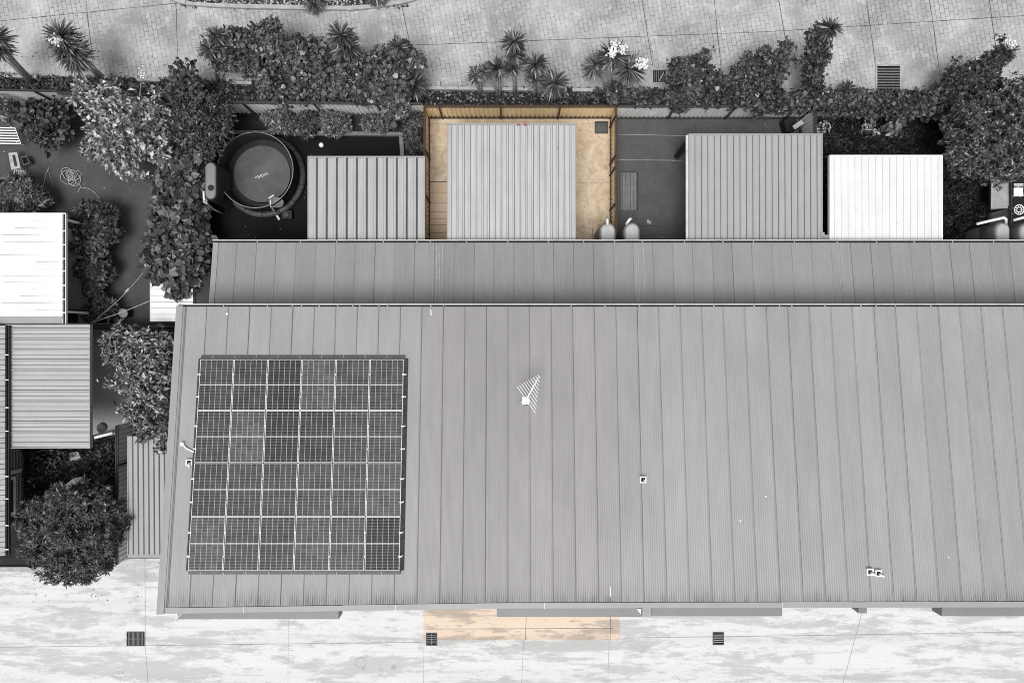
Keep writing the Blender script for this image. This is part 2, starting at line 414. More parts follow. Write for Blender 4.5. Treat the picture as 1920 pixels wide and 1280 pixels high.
def tag(o, label=None, cat=None, group=None, kind=None):
    if label: o['label'] = label
    if cat: o['category'] = cat
    if group: o['group'] = group
    if kind: o['kind'] = kind
    return o
def thing(name, label, cat, loc=(0, 0, 0), group=None):
    o = bpy.data.objects.new(name, None); C.objects.link(o); o.location = loc; o.empty_display_size = 0.2
    ORG[o.name] = tuple(map(float, loc)); return tag(o, label, cat, group)
def struct(name, mb, mat):
    return tag(mb.build(name, mat), kind='structure')
def pxpoly(pts, z=0.0): return [P(x, y, z)[:2] for x, y in pts]

def sheet(mb, prof, axis, a0, a1, va, za, vb, zb, thick=0.0):
    """ribbed sheet. prof: repeating [(u,h)] over one pitch; ribs run from va (height za) to vb (height zb)"""
    pitch = prof[-1][0]; pts = []; a = a0
    while a < a1 - 1e-6:
        for u, h in prof[:-1]:
            if a + u <= a1: pts.append((a + u, h))
        a += pitch
    pts.append((a1, 0.0))
    f = (lambda u, v, z: (u, v, z)) if axis == 'y' else (lambda u, v, z: (v, u, z))
    mb.strip([f(u, va, za + h) for u, h in pts], [f(u, vb, zb + h) for u, h in pts])
    return mb
def corr(p, amp, n=6):
    return [(p * k / n, amp * (1 - math.cos(2 * math.pi * k / n)) / 2) for k in range(n)] + [(p, 0)]
def trapez(p, w, h, s=0.02):
    """flat pan, one rib of top width w"""
    a = p - w - 2 * s
    return [(0, 0), (a, 0), (a + s, h), (a + s + w, h), (p, 0)]

# ---------------------------------------------------------------- foliage
def mesh_np(name, V, Fq, mat, parent=None):
    me = bpy.data.meshes.new(name)
    o = np.array(ORG.get(parent.name, (0, 0, 0))) if parent else np.zeros(3)
    V = (V - o).astype(np.float32); n = len(V); k = Fq.shape[1]; m = len(Fq)
    me.vertices.add(n); me.vertices.foreach_set('co', V.ravel())
    me.loops.add(m * k); me.loops.foreach_set('vertex_index', Fq.astype(np.int32).ravel())
    me.polygons.add(m); me.polygons.foreach_set('loop_start', np.arange(0, m * k, k, dtype=np.int32))
    me.polygons.foreach_set('loop_total', np.full(m, k, dtype=np.int32))
    me.update(calc_edges=True); me.validate()
    me.materials.append(M[mat])
    ob = bpy.data.objects.new(name, me); C.objects.link(ob)
    if parent: ob.parent = parent; ORG[ob.name] = tuple(o)
    else: ORG[ob.name] = (0, 0, 0)
    return ob
def unit(a): return a / (np.linalg.norm(a, axis=-1, keepdims=True) + 1e-9)
def leaf_mesh(p, ax, nm, L, W, fold=0.25, broad=False, curl=0.0):
    """p base points, ax leaf direction, nm leaf normal, L length, W width"""
    ax = unit(ax); nm = unit(nm - ax * (nm * ax).sum(-1, keepdims=True)); sd = np.cross(ax, nm)
    L = L[:, None]; W = W[:, None]; n = len(p)
    tip = p + ax * L - nm * L * curl
    if not broad:
        l = p + ax * L * .45 + sd * W * .5 + nm * W * fold; r = p + ax * L * .45 - sd * W * .5 + nm * W * fold
        V = np.stack([p, l, tip, r], 1).reshape(-1, 3); b = np.arange(n)[:, None] * 4
        Fq = np.concatenate([b + [0, 3, 2], b + [0, 2, 1]], 0)
    else:
        l1 = p + ax * L * .12 + sd * W * .42 + nm * W * fold; l2 = p + ax * L * .55 + sd * W * .5 + nm * W * fold
        r1 = p + ax * L * .12 - sd * W * .42 + nm * W * fold; r2 = p + ax * L * .55 - sd * W * .5 + nm * W * fold
        V = np.stack([p, l1, l2, tip, r2, r1], 1).reshape(-1, 3); b = np.arange(n)[:, None] * 6
        Fq = np.concatenate([b + [0, 3, 2], b + [0, 2, 1], b + [0, 5, 4], b + [0, 4, 3]], 0)
    return V, Fq
def sph(n):
    d = rng.normal(size=(n, 3)); return unit(d)

def crown_pts(blobs, dens, clump, up_bias=0.35, rough=0.22, inner=0.35, gap=2.3):
    """leaf positions and outward directions over lumpy blobs (cx,cy,cz,rx,ry,rz)"""
    ps, os_ = [], []
    for (cx, cy, cz, rx, ry, rz) in blobs:
        area = 4 * math.pi * ((rx*ry)**1.6 / 3 + (rx*rz)**1.6 / 3 + (ry*rz)**1.6 / 3) ** (1/1.6)
        K = max(6, int(area / (clump * clump * gap)))
        d = sph(K); d[:, 2] += up_bias; d = unit(d)
        k1 = rng.normal(size=3) * 2.2; k2 = rng.normal(size=3) * 4.5; ph = rng.uniform(0, 6, 2)
        lump = 1 + rough * (.6 * np.sin(d @ k1 + ph[0]) + .4 * np.sin(d @ k2 + ph[1]))
        rad = lump * (1 - inner * rng.random(K) ** 2.0) * rng.uniform(.9, 1.08, K)
        c = np.array((cx, cy, cz)) + d * np.array((rx, ry, rz)) * rad[:, None]
        n = max(20, int(area * dens)); idx = rng.integers(0, K, n)
        off = rng.normal(size=(n, 3)) * clump * .47
        p = c[idx] + off
        o = unit(d[idx] * .6 + unit(off) * .6 + (0, 0, .25))
        ok = p[:, 2] > 0.03
        ps.append(p[ok]); os_.append(o[ok])
    return np.concatenate(ps), np.concatenate(os_)
def crown(name, mat, parent, blobs, dens=130, L=0.13, W=0.08, clump=0.25, broad=False, flat=0.55, inner=0.35, rough=0.22, up=0.35, fold=.22, gap=2.3):
    p, o = crown_pts(blobs, dens, clump, up, rough, inner, gap); n = len(p)
    nm = unit(o * flat + (0, 0, .45) + rng.normal(size=(n, 3)) * .42)
    ax = unit(rng.normal(size=(n, 3)) + o * .7 - np.array((0, 0, .25)))
    V, Fq = leaf_mesh(p, ax, nm, L * (s_ := np.clip(rng.lognormal(-.05, .38, n), .4, 1.9)), W * s_ * rng.uniform(.8, 1.2, n), fold, broad, .12)
    return mesh_np(name, V, Fq, mat, parent)
def rosettes(name, mat, parent, blobs, clump=0.3, dens=1.3, nl=10, L=0.2, W=0.06, inner=0.3, rough=.2, up=0.5, droop=0.15):
    """whorls of lance leaves at the twig ends"""
    ps, os_ = [], []
    for (cx, cy, cz, rx, ry, rz) in blobs:
        area = 4 * math.pi * ((rx*ry)**1.6 / 3 + (rx*rz)**1.6 / 3 + (ry*rz)**1.6 / 3) ** (1/1.6)
        K = max(8, int(dens * area / (clump * clump)))
        d = sph(K); d[:, 2] += up; d = unit(d)
        k1 = rng.normal(size=3) * 2.4; lump = 1 + rough * np.sin(d @ k1 + rng.uniform(0, 6))
        rad = lump * (1 - inner * rng.random(K)) * rng.uniform(.9, 1.08, K)
        ps.append(np.array((cx, cy, cz)) + d * np.array((rx, ry, rz)) * rad[:, None]); os_.append(d)
    c = np.concatenate(ps); d = np.concatenate(os_); ok = c[:, 2] > .05; c, d = c[ok], d[ok]
    axis = unit(d * .7 + (0, 0, .6) + rng.normal(size=d.shape) * .25)
    K = len(c); t = np.tile(np.arange(nl) * (2 * math.pi / nl), (K, 1)) + rng.uniform(0, 6, (K, 1)) + rng.normal(size=(K, nl)) * .2
    u = unit(np.cross(axis, rng.normal(size=(K, 3)))); w = np.cross(axis, u)
    el = rng.uniform(.05, .9, (K, nl))
    dirs = (u[:, None] * np.cos(t)[..., None] + w[:, None] * np.sin(t)[..., None]) * np.cos(el)[..., None] + axis[:, None] * np.sin(el)[..., None]
    dirs = dirs.reshape(-1, 3); p = np.repeat(c, nl, 0) + dirs * .015; a = np.repeat(axis, nl, 0)
    n = len(p)
    V, Fq = leaf_mesh(p, dirs, a, L * rng.uniform(.65, 1.2, n), W * rng.uniform(.7, 1.2, n), .18, False, droop)
    return mesh_np(name, V, Fq, mat, parent)
def blobs_px(lst, zf=0.9, grow=.11):
    """(px,py,r_px,ztop[,zscale]) -> ellipsoids whose silhouette sits there"""
    out = []
    for b in lst:
        px, py, r, z = b[:4]; rr = max(S(r, z) - grow, .09); rz = min(rr * zf, z * .75)
        x, y, _ = P(px, py, z - rz * .4); out.append((x, y, z - rz, rr, rr, rz))
    return out
def limbs(parent, base, blobs, r=0.08, mat='bark', name='trunk', twig=0):
    mb = MB(); bx, by, bz = base
    cx = sum(b[0] for b in blobs) / len(blobs); cy = sum(b[1] for b in blobs) / len(blobs); cz = min(b[2] for b in blobs)
    fork = (bx + (cx - bx) * .4, by + (cy - by) * .4, max(.25, cz * .55))
    mb.tube([(bx, by, -.05), (bx + (fork[0]-bx) * .4, by + (fork[1]-by) * .5, fork[2] * .5), fork], [r * 1.25, r, r * .85], 8)
    for b in blobs[:9]:
        m = ((fork[0] + b[0]) / 2 + random.uniform(-.1, .1), (fork[1] + b[1]) / 2 + random.uniform(-.1, .1), (fork[2] + b[2]) / 2 + .1)
        mb.tube([fork, m, (b[0], b[1], b[2] + b[5] * .4)], [r * .7, r * .45, r * .15], 6)
    for k in range(twig):
        b = random.choice(blobs[:9]); d = sph(1)[0]; d[2] = abs(d[2]) * .7; q = np.array(b[:3]) + (0, 0, b[5] * .4); e = q + d * np.array(b[3:]) * random.uniform(1.0, 1.3)
        mb.tube([q - d * .02, (q + e) / 2 + sph(1)[0] * .05, e], [.018, .013, .006], 5)
    return mb.build(name, mat, parent, True)
def yucca_head(mb_list, c, R, n=80, tilt=(0, 0, 1), wide=0.08, low=-0.35):
    """sword leaves radiating from c"""
    c = np.array(c, float); ax = unit(np.array(tilt, float))
    d = sph(n * 4); e = d @ ax; d = d[(e > low) & (rng.random(len(e)) > np.clip(e, 0, 1) * .75)][:n]; e = d @ ax
    m = len(d); L = R * rng.uniform(.72, 1.1, m) * (1 - .18 * np.clip(e, 0, 1))
    nm = unit(ax - d * (d @ ax)[:, None] + rng.normal(size=d.shape) * .12); sd = np.cross(d, nm); 
    w = wide * rng.uniform(.7, 1.15, m)
    dr = np.array((0, 0, -1.0))
    a0 = c + d * R * .05
    V = []
    for t, ww, dp in ((0.0, .55, 0), (.35, 1.0, .01), (.7, .72, .06)):
        mid = a0 + d * (L * t)[:, None] + dr * (L * dp)[:, None]
        V += [mid + sd * (w * ww / 2)[:, None] + nm * .006, mid - sd * (w * ww / 2)[:, None] + nm * .006]
    V.append(a0 + d * L[:, None] + dr * (L * .14)[:, None])
    V = np.stack(V, 1).reshape(-1, 3); b = np.arange(m)[:, None] * 7
    q = np.concatenate([b + [0, 1, 3], b + [0, 3, 2], b + [2, 3, 5], b + [2, 5, 4], b + [4, 5, 6]], 0)
    mb_list.append((V, q))
def merge(lst):
    o = 0; Vs, Fs = [], []
    for V, q in lst: Vs.append(V); Fs.append(q + o); o += len(V)
    return np.concatenate(Vs), np.concatenate(Fs)
def flower_cluster(parent, c, r, n=46, name='flower_spike'):
    p = np.array(c) + sph(n) * r * rng.uniform(.35, 1, (n, 1)) * (1, 1, 1.2)
    nm = unit(p - np.array(c)); ax = unit(rng.normal(size=(n, 3)))
    V, q = leaf_mesh(np.repeat(p, 4, 0), unit(rng.normal(size=(n * 4, 3)) + np.repeat(nm, 4, 0) * .3), np.repeat(nm, 4, 0) + rng.normal(size=(n*4, 3)) * .3,
                     np.full(n * 4, r * .42), np.full(n * 4, r * .34), .1, True)
    return mesh_np(name, V, q, 'petal', parent)
def yucca(px, py, r, z, base, label, heads=None, flowers=(), group=None, n=85, trunk_r=.06):
    """heads: [(px,py,r,z)] seen at those pixels; base: pixel of the trunk foot"""
    heads = heads or [(px, py, r, z)]
    b = P(base[0], base[1], 0)
    t = thing('yucca', label, 'yucca', b, group)
    mb = MB(); hl = []
    for i, (hx, hy, hr, hz) in enumerate(heads):
        c = P(hx, hy, hz); top = (c[0], c[1], hz)
        k = .45
        mid = (b[0] + (c[0] - b[0]) * k + random.uniform(-.06, .06), b[1] + (c[1] - b[1]) * k, hz * .5)
        mb.tube([(b[0], b[1], -.05), mid, top], [trunk_r * 1.2, trunk_r, trunk_r * .8], 8)
        yucca_head(hl, c, S(hr, hz) * 1.36, int(n * 1.7), (c[0] - b[0], c[1] - b[1], max(hz, .8)))
        yucca_head(hl, (c[0], c[1], c[2] - .05), S(hr, hz) * 1.05, int(n * .35), (b[0] - c[0], b[1] - c[1], -max(hz, .8)), .06, .1)
    mb.build('trunk', 'bark_pale', t, True)
    V, q = merge(hl); mesh_np('leaf_crown', V, q, 'blade', t)
    for (fx, fy, fr, fz) in flowers:
        c = P(fx, fy, fz); h = P(heads[0][0], heads[0][1], heads[0][3])
        f = flower_cluster(t, c, S(fr, fz))
        st = MB(); st.tube([h, ((h[0]+c[0])/2, (h[1]+c[1])/2, (h[2]+c[2])/2 + .08), c], .015, 6); st.build('flower_stalk', 'bark_pale', t)
    return t

# ================================================================ GROUND
def slab(name, poly_px, mat, z=0.008):
    mb = MB(); p = pxpoly(poly_px)
    mb.prism(p, -0.05, z); return struct(name, mb, mat)
mb = MB(); mb.add([(-300, -300, 0), (300, -300, 0), (300, 300, 0), (-300, 300, 0)], [(0, 1, 2, 3)]); struct('ground', mb, 'ground')

def kerb_y(px):   # pixel row of the kerb along the rear drive
    pts = [(-600, 138), (0, 146), (475, 160), (800, 169), (1020, 172), (1640, 177), (1920, 180), (2600, 186)]
    for (a, b), (c, d) in zip(pts, pts[1:]):
        if a <= px <= c: return b + (d - b) * (px - a) / (c - a)
# rear stamped driveway
xs = [-600, 0, 475, 800, 1020, 1640, 1920, 2600]
rear = slab('rear_driveway', [(x, kerb_y(x) - 4) for x in xs] + [(2600, -700), (-600, -700)], 'paving', 0.010)
mb = MB(); z0 = 0.014
def joint(mb, a, b, w=0.022, z=z0):
    A = np.array(P(*a)[:2]); B = np.array(P(*b)[:2]); d = unit(B - A); s = np.array((-d[1], d[0])) * w / 2
    n = max(2, int(np.linalg.norm(B - A) / .5)); L, R = [], []
    for i in range(n + 1):
        q = A + (B - A) * i / n + s * random.uniform(-.35, .35); k = random.uniform(.7, 1.2)
        L.append((*(q + s * k), z)); R.append((*(q - s * k), z))
    mb.strip(L, R)
for a, b in [((-100, 50), (340, 6)), ((330, 0), (334, 128)), ((754, 14), (772, 100)), ((1200, -20), (1224, 126)), ((780, 85), (1440, 60)), ((1440, 60), (1950, 28)),
             ((1456, -20), (1474, 84)), ((1338, -10), (1352, 130)), ((1622, -20), (1641, 122)), ((1740, -20), (1766, 170)), ((1852, -20), (1868, 100)), ((160, -10), (176, 130)), ((1868, 100), (1878, 160))]:
    joint(mb, a, b)
mb.build('joint', 'joint', rear)
# kerb between the drive and the planted strip, broken where the photo shows gaps
kt = thing('kerb_edging', 'pale concrete edging along the rear driveway, mostly buried by the planting', 'kerb', P(960, 171))
for x0, x1 in [(-40, 76), (262, 306), (436, 476), (545, 652), (800, 1062), (1072, 1110), (1405, 1642), (1735, 1752)]:
    mb = MB(); n = 6; q = [(x0 + (x1 - x0) * i / n) for i in range(n + 1)]
    mb.prism([P(x, kerb_y(x) - 3.2)[:2] for x in q] + [P(x, kerb_y(x) + 2.6)[:2] for x in reversed(q)], -.05, .27)
    mb.build('edging', 'kerb', kt, bevel=.01)
MB().box(XX(819), XX(826), YY(167), YY(154), 0, .16).build('marker_block', 'kerb', kt, bevel=.01)

# planter island at the top edge
isl = [(316, 0), (330, 6), (350, 12), (400, 16), (480, 19), (600, 21), (662, 22), (700, 18), (755, 10), (778, 4), (790, -4), (800, -30), (770, -120), (400, -140), (318, -90), (300, -30)]
inn = [(330, -4), (345, 3), (362, 7), (402, 9.5), (480, 11.5), (600, 14), (660, 14.5), (695, 11.5), (748, 4), (768, -2), (776, -10), (780, -35), (758, -110), (405, -128), (335, -82), (316, -28)]
it = thing('planter_island', 'kerbed gravel island bed at the top edge of the rear driveway', 'planter', P(560, -50))
o_, i_ = pxpoly(isl), pxpoly(inn); mb = MB(); n = len(isl)
mb.add([(x, y, .0) for x, y in o_] + [(x, y, .15) for x, y in o_] + [(x, y, .15) for x, y in i_] + [(x, y, .05) for x, y in i_],
       [f for k in range(n) for f in ((k, (k+1) % n, n + (k+1) % n, n + k), (n + k, n + (k+1) % n, 2*n + (k+1) % n, 2*n + k), (2*n + k, 2*n + (k+1) % n, 3*n + (k+1) % n, 3*n + k))])
mb.build('kerb', 'kerb', it)
MB().prism(i_, 0.0, .10).build('gravel_bed', 'gravel', it)

# yards, lawns, front drive
slab('left_lawn', [(-500, 175), (388, 196), (393, 606), (165, 609), (-500, 609)], 'lawn', 0.004)
slab('pool_yard', [(394, 245), (802, 250), (802, 500), (394, 520)], 'pool_yard', 0.006)
slab('tan_yard', [(803, 221), (1146, 221), (1146, 520), (803, 520)], 'tan_yard', 0.006)
slab('side_path', [(804.5, 341), (850, 341), (850, 520), (804.5, 520)], 'tan_path', 0.014)
mb = MB()
for y in (341, 361, 381, 397, 410, 422, 437): joint(mb, (804, y), (842, y), .014 if y > 345 else .03, .018)
o = mb.build('joint', 'joint'); o.parent = bpy.data.objects['side_path']
mb = MB(); joint(mb, (1081, 343), (1145, 343), .014, .011); joint(mb, (1081, 428), (1112, 428), .02, .011); joint(mb, (1111, 428), (1111, 452), .02, .011); joint(mb, (805, 232), (1145, 233), .012, .011)
o = mb.build('joint', 'joint_faint'); o.parent = bpy.data.objects['tan_yard']
slab('dark_yard', [(1146, 221), (1503, 221), (1503, 520), (1146, 520)], 'dark_yard', 0.006)
mb = MB()
for a, b in [((1150, 252), (1290, 255)), ((1150, 300), (1280, 301))]: joint(mb, a, b, .02, .011)
o = mb.build('joint', 'kerb'); o.parent = bpy.data.objects['dark_yard']
mb = MB(); joint(mb, (1190, 424), (1290, 424), .02, .011); o = mb.build('joint', 'joint'); o.parent = bpy.data.objects['dark_yard']
mb = MB()  # spilt white paint
for k in range(9):
    a = k * .7; x, y, _ = P(1217 + 3 * math.cos(a), 416 + 3 * math.sin(a * 1.3)); r = .03 + .03 * random.random()
    mb.prism([(x + r * math.cos(t) * random.uniform(.5, 1.2), y + r * math.sin(t) * random.uniform(.5, 1.2)) for t in np.linspace(0, 5.6, 8)], .006, .0125 + k * .0004)
o = mb.build('paint_splash', 'kerb'); o.parent = bpy.data.objects['dark_yard']
slab('right_garden_soil', [(1504, 215), (2400, 215), (2400, 520), (1504, 520)], 'grass_soil', 0.004)
slab('side_slab', [(150, 612), (250, 612), (250, 815), (150, 815)], 'grey_slab', 0.006)
slab('side_garden_soil', [(-60, 815.5), (252, 815.5), (252, 1046), (-60, 1046)], 'grass_soil', 0.005)
front = slab('front_driveway', [(-700, 1072), (212, 1068), (214, 1046), (330, 1046), (470, 930), (2500, 930), (2500, 2200), (-700, 2200)], 'front', 0.010)
mb = MB()
for a, b in [((272, 1046), (273, 1210)), ((273, 1210), (279, 1300)), ((-50, 1213), (790, 1203)), ((795, 1205), (794, 1300)), ((1168, 1195), (1540, 1190)), ((1540, 1190), (1960, 1183)),
             ((982, 1200), (977, 1300)), ((1142, 1200), (1139, 1300)), ((1622, 1125), (1575, 1300)), ((541, 1160), (540, 1300))]:
    joint(mb, a, b, .016 if a[0] != 541 else .01, z0)
mb.build('joint', 'joint_faint', front)
apron = slab('cream_front_apron', [(794, 1040), (1162, 1040), (1162, 1199), (794, 1199)], 'front_tan', 0.016)
mb = MB()
for a, b in [((987, 1150), (985, 1199)), ((1144.5, 1150), (1144, 1199)), ((800, 1178), (1150, 1177))]: joint(mb, a, b, .016, .02)
mb.build('joint', 'joint', apron)
# ring scratched on the drive by a bin
mb = MB(); c = P(677, 1241); r = .225
ring = [(c[0] + r * math.cos(t), c[1] + r * math.sin(t), .014) for t in np.linspace(0, 2 * math.pi, 33)]; ring2 = [(c[0] + (r - .014) * math.cos(t), c[1] + (r - .014) * math.sin(t), .014) for t in np.linspace(0, 2 * math.pi, 33)]
mb.strip(ring, ring2); mb.build('ring_mark', 'joint_faint', front)
# kerb of the left garden beside the front drive
mb = MB(); mb.prism(pxpoly([(-200, 1061), (196, 1060), (210, 1064), (210, 1069), (-200, 1070)]), 0, .14)
tag(mb.build('garden_kerb', 'kerb', bevel=.01), 'pale kerb at the foot of the left garden beside the front drive', 'kerb')

# ---------------------------------------------------------------- drain grates
def grate(px0, py0, px1, py1, label, nx, ny, frame='iron', fw=.05, inner=None, stick=False, fat=.018):
    x0, x1, y0, y1 = XX(px0), XX(px1), YY(py1), YY(py0); cx, cy = (x0 + x1) / 2, (y0 + y1) / 2
    t = thing('drain_grate', label, 'drain', (cx, cy, 0), None)
    m = MB()
    m.box(x0, x1, y0, y0 + fw, 0, .032); m.box(x0, x1, y1 - fw, y1, 0, .032); m.box(x0, x0 + fw, y0 + fw, y1 - fw, 0, .032); m.box(x1 - fw, x1, y0 + fw, y1 - fw, 0, .032)
    m.build('frame', frame, t)
    m = MB(); m.box(x0 + fw, x1 - fw, y0 + fw, y1 - fw, 0, .018); m.build('pit', 'pit', t)
    m = MB()
    for i in range(1, nx): u = x0 + fw + (x1 - x0 - 2 * fw) * i / nx; m.box(u - fat/2, u + fat/2, y0 + fw, y1 - fw, .018, .030)
    for i in range(1, ny): u = y0 + fw + (y1 - y0 - 2 * fw) * i / ny; m.box(x0 + fw, x1 - fw, u - fat/2, u + fat/2, .018, .027)
    m.build('bars', inner or 'iron', t)
    if stick:
        m = MB(); m.bar(P(1236, 152, .05), P(1244, 137, .05), .05, .03); m.build('loose_slat', 'kerb', t)
    return t
M['grate_light'] = plain('galvanised_grate', 0.16, 0.3, 9, 0.5)
grate(1115, 228, 1140, 251, 'black square grate in the top corner of the tan yard', 11, 11, 'iron', .05, 'grate_light', fat=.014)
grate(1221, 129, 1251, 158, 'pit with pale frame and a loose slat beside the ivy at the driveway edge', 7, 1, 'kerb', .07, 'grate_light', True, .03)
grate(1641, 121, 1690, 174, 'large louvred drain cover with white frame half buried by ivy', 1, 9, 'kerb', .075, 'grate_light', False, .055)
grate(238, 1183, 271.5, 1210, 'grate in the front concrete below the left corner of the roof', 13, 2, 'iron', .03, 'grate_light', fat=.022)
grate(799, 1185, 820, 1209, 'grate on the left edge of the cream front apron', 2, 6, 'iron', .04, 'grate_light', fat=.03)
grate(1336, 1184, 1357, 1208, 'grate in the white front concrete below the right half of the roof', 1, 6, 'iron', .04, 'kerb', fat=.025)

# ================================================================ MAIN BUILDING
bt = thing('townhouse_row', 'long grey metal-roofed terrace with a lean-to along its rear side', 'building', (3, -3, 0))
XL, XR = -11.88, 24.0
YT, ZT = 1.23, 4.80
SL = 0.1307
def ybot(x): return -8.735 + (.0145 * x if x < 0 else .0022 * x)
def zroof(y): return ZT + (YT - y) * SL
prof = corr(.0762, .008, 6)
mb = MB(); rows = 9; cols = []
x = XL + .2
while x < XR:
    for u, h in prof[:-1]: cols.append((x + u, h))
    x += .0762
grid = []
for r in range(rows):
    t = r / (rows - 1); grid.append([(x, YT + (ybot(x) - YT) * t, zroof(YT + (ybot(x) - YT) * t) + h) for x, h in cols])
n = len(cols); mb.add([p for row in grid for p in row], [(r*n + i + n, r*n + i + n + 1, r*n + i + 1, r*n + i) for r in range(rows - 1) for i in range(n - 1)])
roof = mb.build('upper_roof', 'roof_main', bt, True)
# sheet laps as real folded edges
mb = MB()
k0 = math.ceil((XL + .3 - .613) / .762)
for k in range(k0, int((XR - .613) / .762)):
    x = .613 + k * .762; mb.strip([(x - .016, YT - .01, zroof(YT) + .014), (x + .002, YT - .01, zroof(YT) + .026), (x + .012, YT - .01, zroof(YT) + .012)], [(x - .016, ybot(x) + .01, zroof(ybot(x)) + .014), (x + .002, ybot(x) + .01, zroof(ybot(x)) + .026), (x + .012, ybot(x) + .01, zroof(ybot(x)) + .012)])
mb.build('lap_fold', 'roof_main', roof)
# left barge flashing and front gutter
mb = MB(); yb = ybot(XL) - .2
mb.add([(XL, YT + .03, zroof(YT) + .05), (XL + .13, YT + .03, zroof(YT) + .05), (XL + .23, YT + .03, zroof(YT) + .03), (XL, yb, zroof(yb) + .05), (XL + .13, yb, zroof(yb) + .05), (XL + .23, yb, zroof(yb) + .03),
        (XL, YT + .03, zroof(YT) - .2), (XL, yb, zroof(yb) - .2), (XL + .23, YT + .03, zroof(YT) + .005), (XL + .23, yb, zroof(yb) + .005)],
       [(0, 1, 4, 3), (1, 2, 5, 4), (6, 0, 3, 7), (2, 8, 9, 5)])
mb.build('barge_flashing', 'trim', roof)
mb = MB(); mb.add([(XL + .335, YT, zroof(YT) + .024), (XL + .352, YT, zroof(YT) + .024), (XL + .335, ybot(XL), zroof(ybot(XL)) + .024), (XL + .352, ybot(XL), zroof(ybot(XL)) + .024)], [(0, 1, 3, 2)])
mb.build('flashing_seam', 'trim_dark', roof)
mb = MB(); xs = [XL, -6, 0, 8, 16, XR]; zf = 6.07
pr = [(-.025, 0.0), (-.215, -.015), (-.215, -.16), (-.195, -.16)]
for (a, b), (c, d) in zip(pr, pr[1:]):
    mb.strip([(x, ybot(x) + a, zroof(ybot(x)) + b) for x in xs], [(x, ybot(x) + c, zroof(ybot(x)) + d) for x in xs])
mb.add([(XL, ybot(XL) + a, zroof(ybot(XL)) + b) for a, b in pr] + [(XL, ybot(XL) - .025, zroof(ybot(XL)) - .16)], [(0, 1, 2, 4)])
gut = mb.build('front_gutter', 'trim', bt)
for px in (457, 742, 1021, 1467):
    x = XX(px, 6.1); y = ybot(x); m = MB(); m.box(x - .012, x + .012, y - .222, y - .02, zroof(y) - .03, zroof(y) + .012); m.build('gutter_strap', 'light_lip', gut)
mb = MB(); mb.strip([(x, ybot(x) + .012, zroof(ybot(x)) - .012) for x in xs], [(x, ybot(x) - .03, zroof(ybot(x)) - .03) for x in xs]); mb.build('sheet_end_painted_shade', 'litter', gut)  # dark strip painted as the shade under the sheet ends

def channel(name, x0, x1, y, z, w, parent, brackets, lipw=.03):
    """eaves gutter along x, its back at y, opening upward"""
    mb = MB()
    mb.box(x0, x1, y, y + w, z - .10, z - .085); mb.box(x0, x1, y + w - lipw * .5, y + w + lipw * .5, z - .10, z + .012); mb.box(x0, x1, y - .01, y, z - .10, z - .02)
    g_ = mb.build(name, 'trim', parent)
    mb = MB(); mb.box(x0, x1, y + w - lipw * .5 - .002, y + w + lipw * .5 + .004, z + .0125, z + .02); mb.build('gutter_lip', 'light_lip', g_)
    mb = MB(); mb.box(x0, x1, y + .001, y + w - lipw * .5 - .001, z - .084, z - .05); mb.build('litter_and_shade', 'litter', g_)  # near-black litter also paints in the shade of the channel
    for x in brackets:
        mb = MB(); mb.box(x - .018, x + .018, y - .02, y + w + .02, z + .021, z + .034); mb.build('gutter_bracket', 'kerb', g_)
    return g_
zg = 2.66
channel('rear_gutter', -11.55, XR, 3.80, zg, .10, bt, [XX(p, zg) for p in (483, 564, 632, 719, 782, 807, 875, 952, 1028, 1094, 1152, 1204, 1283, 1355, 1412, 1489, 1569, 1643, 1713, 1785, 1862)])
zu = 4.76
channel('upper_gutter', XL, XR, YT + .01, zu, .075, bt, [XX(p, zu) for p in (338, 420, 502, 549, 566, 599, 634, 662, 675, 711, 727, 808, 832, 1071, 1134, 1199, 1265, 1338, 1413, 1461, 1484, 1546, 1613, 1642, 1678, 1744)])

# lower lean-to roof
YE, ZE, YB = 3.80, 2.70, .95; SL2 = .16; XL2 = -11.5
mb = MB(); sheet(mb, corr(.0762, .012, 6), 'y', XL2 + .18, XR, YE, ZE, YB, ZE + (YE - YB) * SL2)
low = mb.build('lean_to_roof', 'roof_low', bt, True)
mb = MB(); zt = ZE + (YE - YB) * SL2
mb.add([(XL2, YE, ZE + .035), (XL2 + .2, YE, ZE + .03), (XL2, YB, zt + .035), (XL2 + .2, YB, zt + .03), (XL2, YE, ZE - .15), (XL2, YB, zt - .15)], [(0, 2, 3, 1), (4, 5, 2, 0)])
mb.build('barge_flashing', 'trim', low)
# rib tops worn to bare metal that read as pale lines
for px in (813, 819, 825, 830, 1192, 1196, 1206, 1570, 1574.5):
    x = XX(px, 2.72); mb = MB()
    mb.strip([(x - .009, YE - .01, ZE + .019), (x + .009, YE - .01, ZE + .019)], [(x - .009, YB, zt + .019), (x + .009, YB, zt + .019)]); mb.build('pale_rib', 'pale_timber', low)
# walls
mb = MB(); mb.box(-11.55, XR, -8.45, .90, 0, 4.70)
mb.add([(-11.55, -8.45, 4.70), (XR, -8.45, 4.70), (XR, .90, 4.70), (-11.55, .90, 4.70), (-11.55, -8.45, 5.98), (XR, -8.45, 5.98), (XR, .90, 4.79), (-11.55, .90, 4.79)], [(0, 1, 5, 4), (1, 2, 6, 5), (3, 0, 4, 7), (4, 5, 6, 7)])
mb.build('upper_wall', 'wall', bt)
mb = MB(); mb.box(-11.3, XR, .905, 3.45, 0, 2.58); mb.build('lean_to_wall', 'wall', bt)
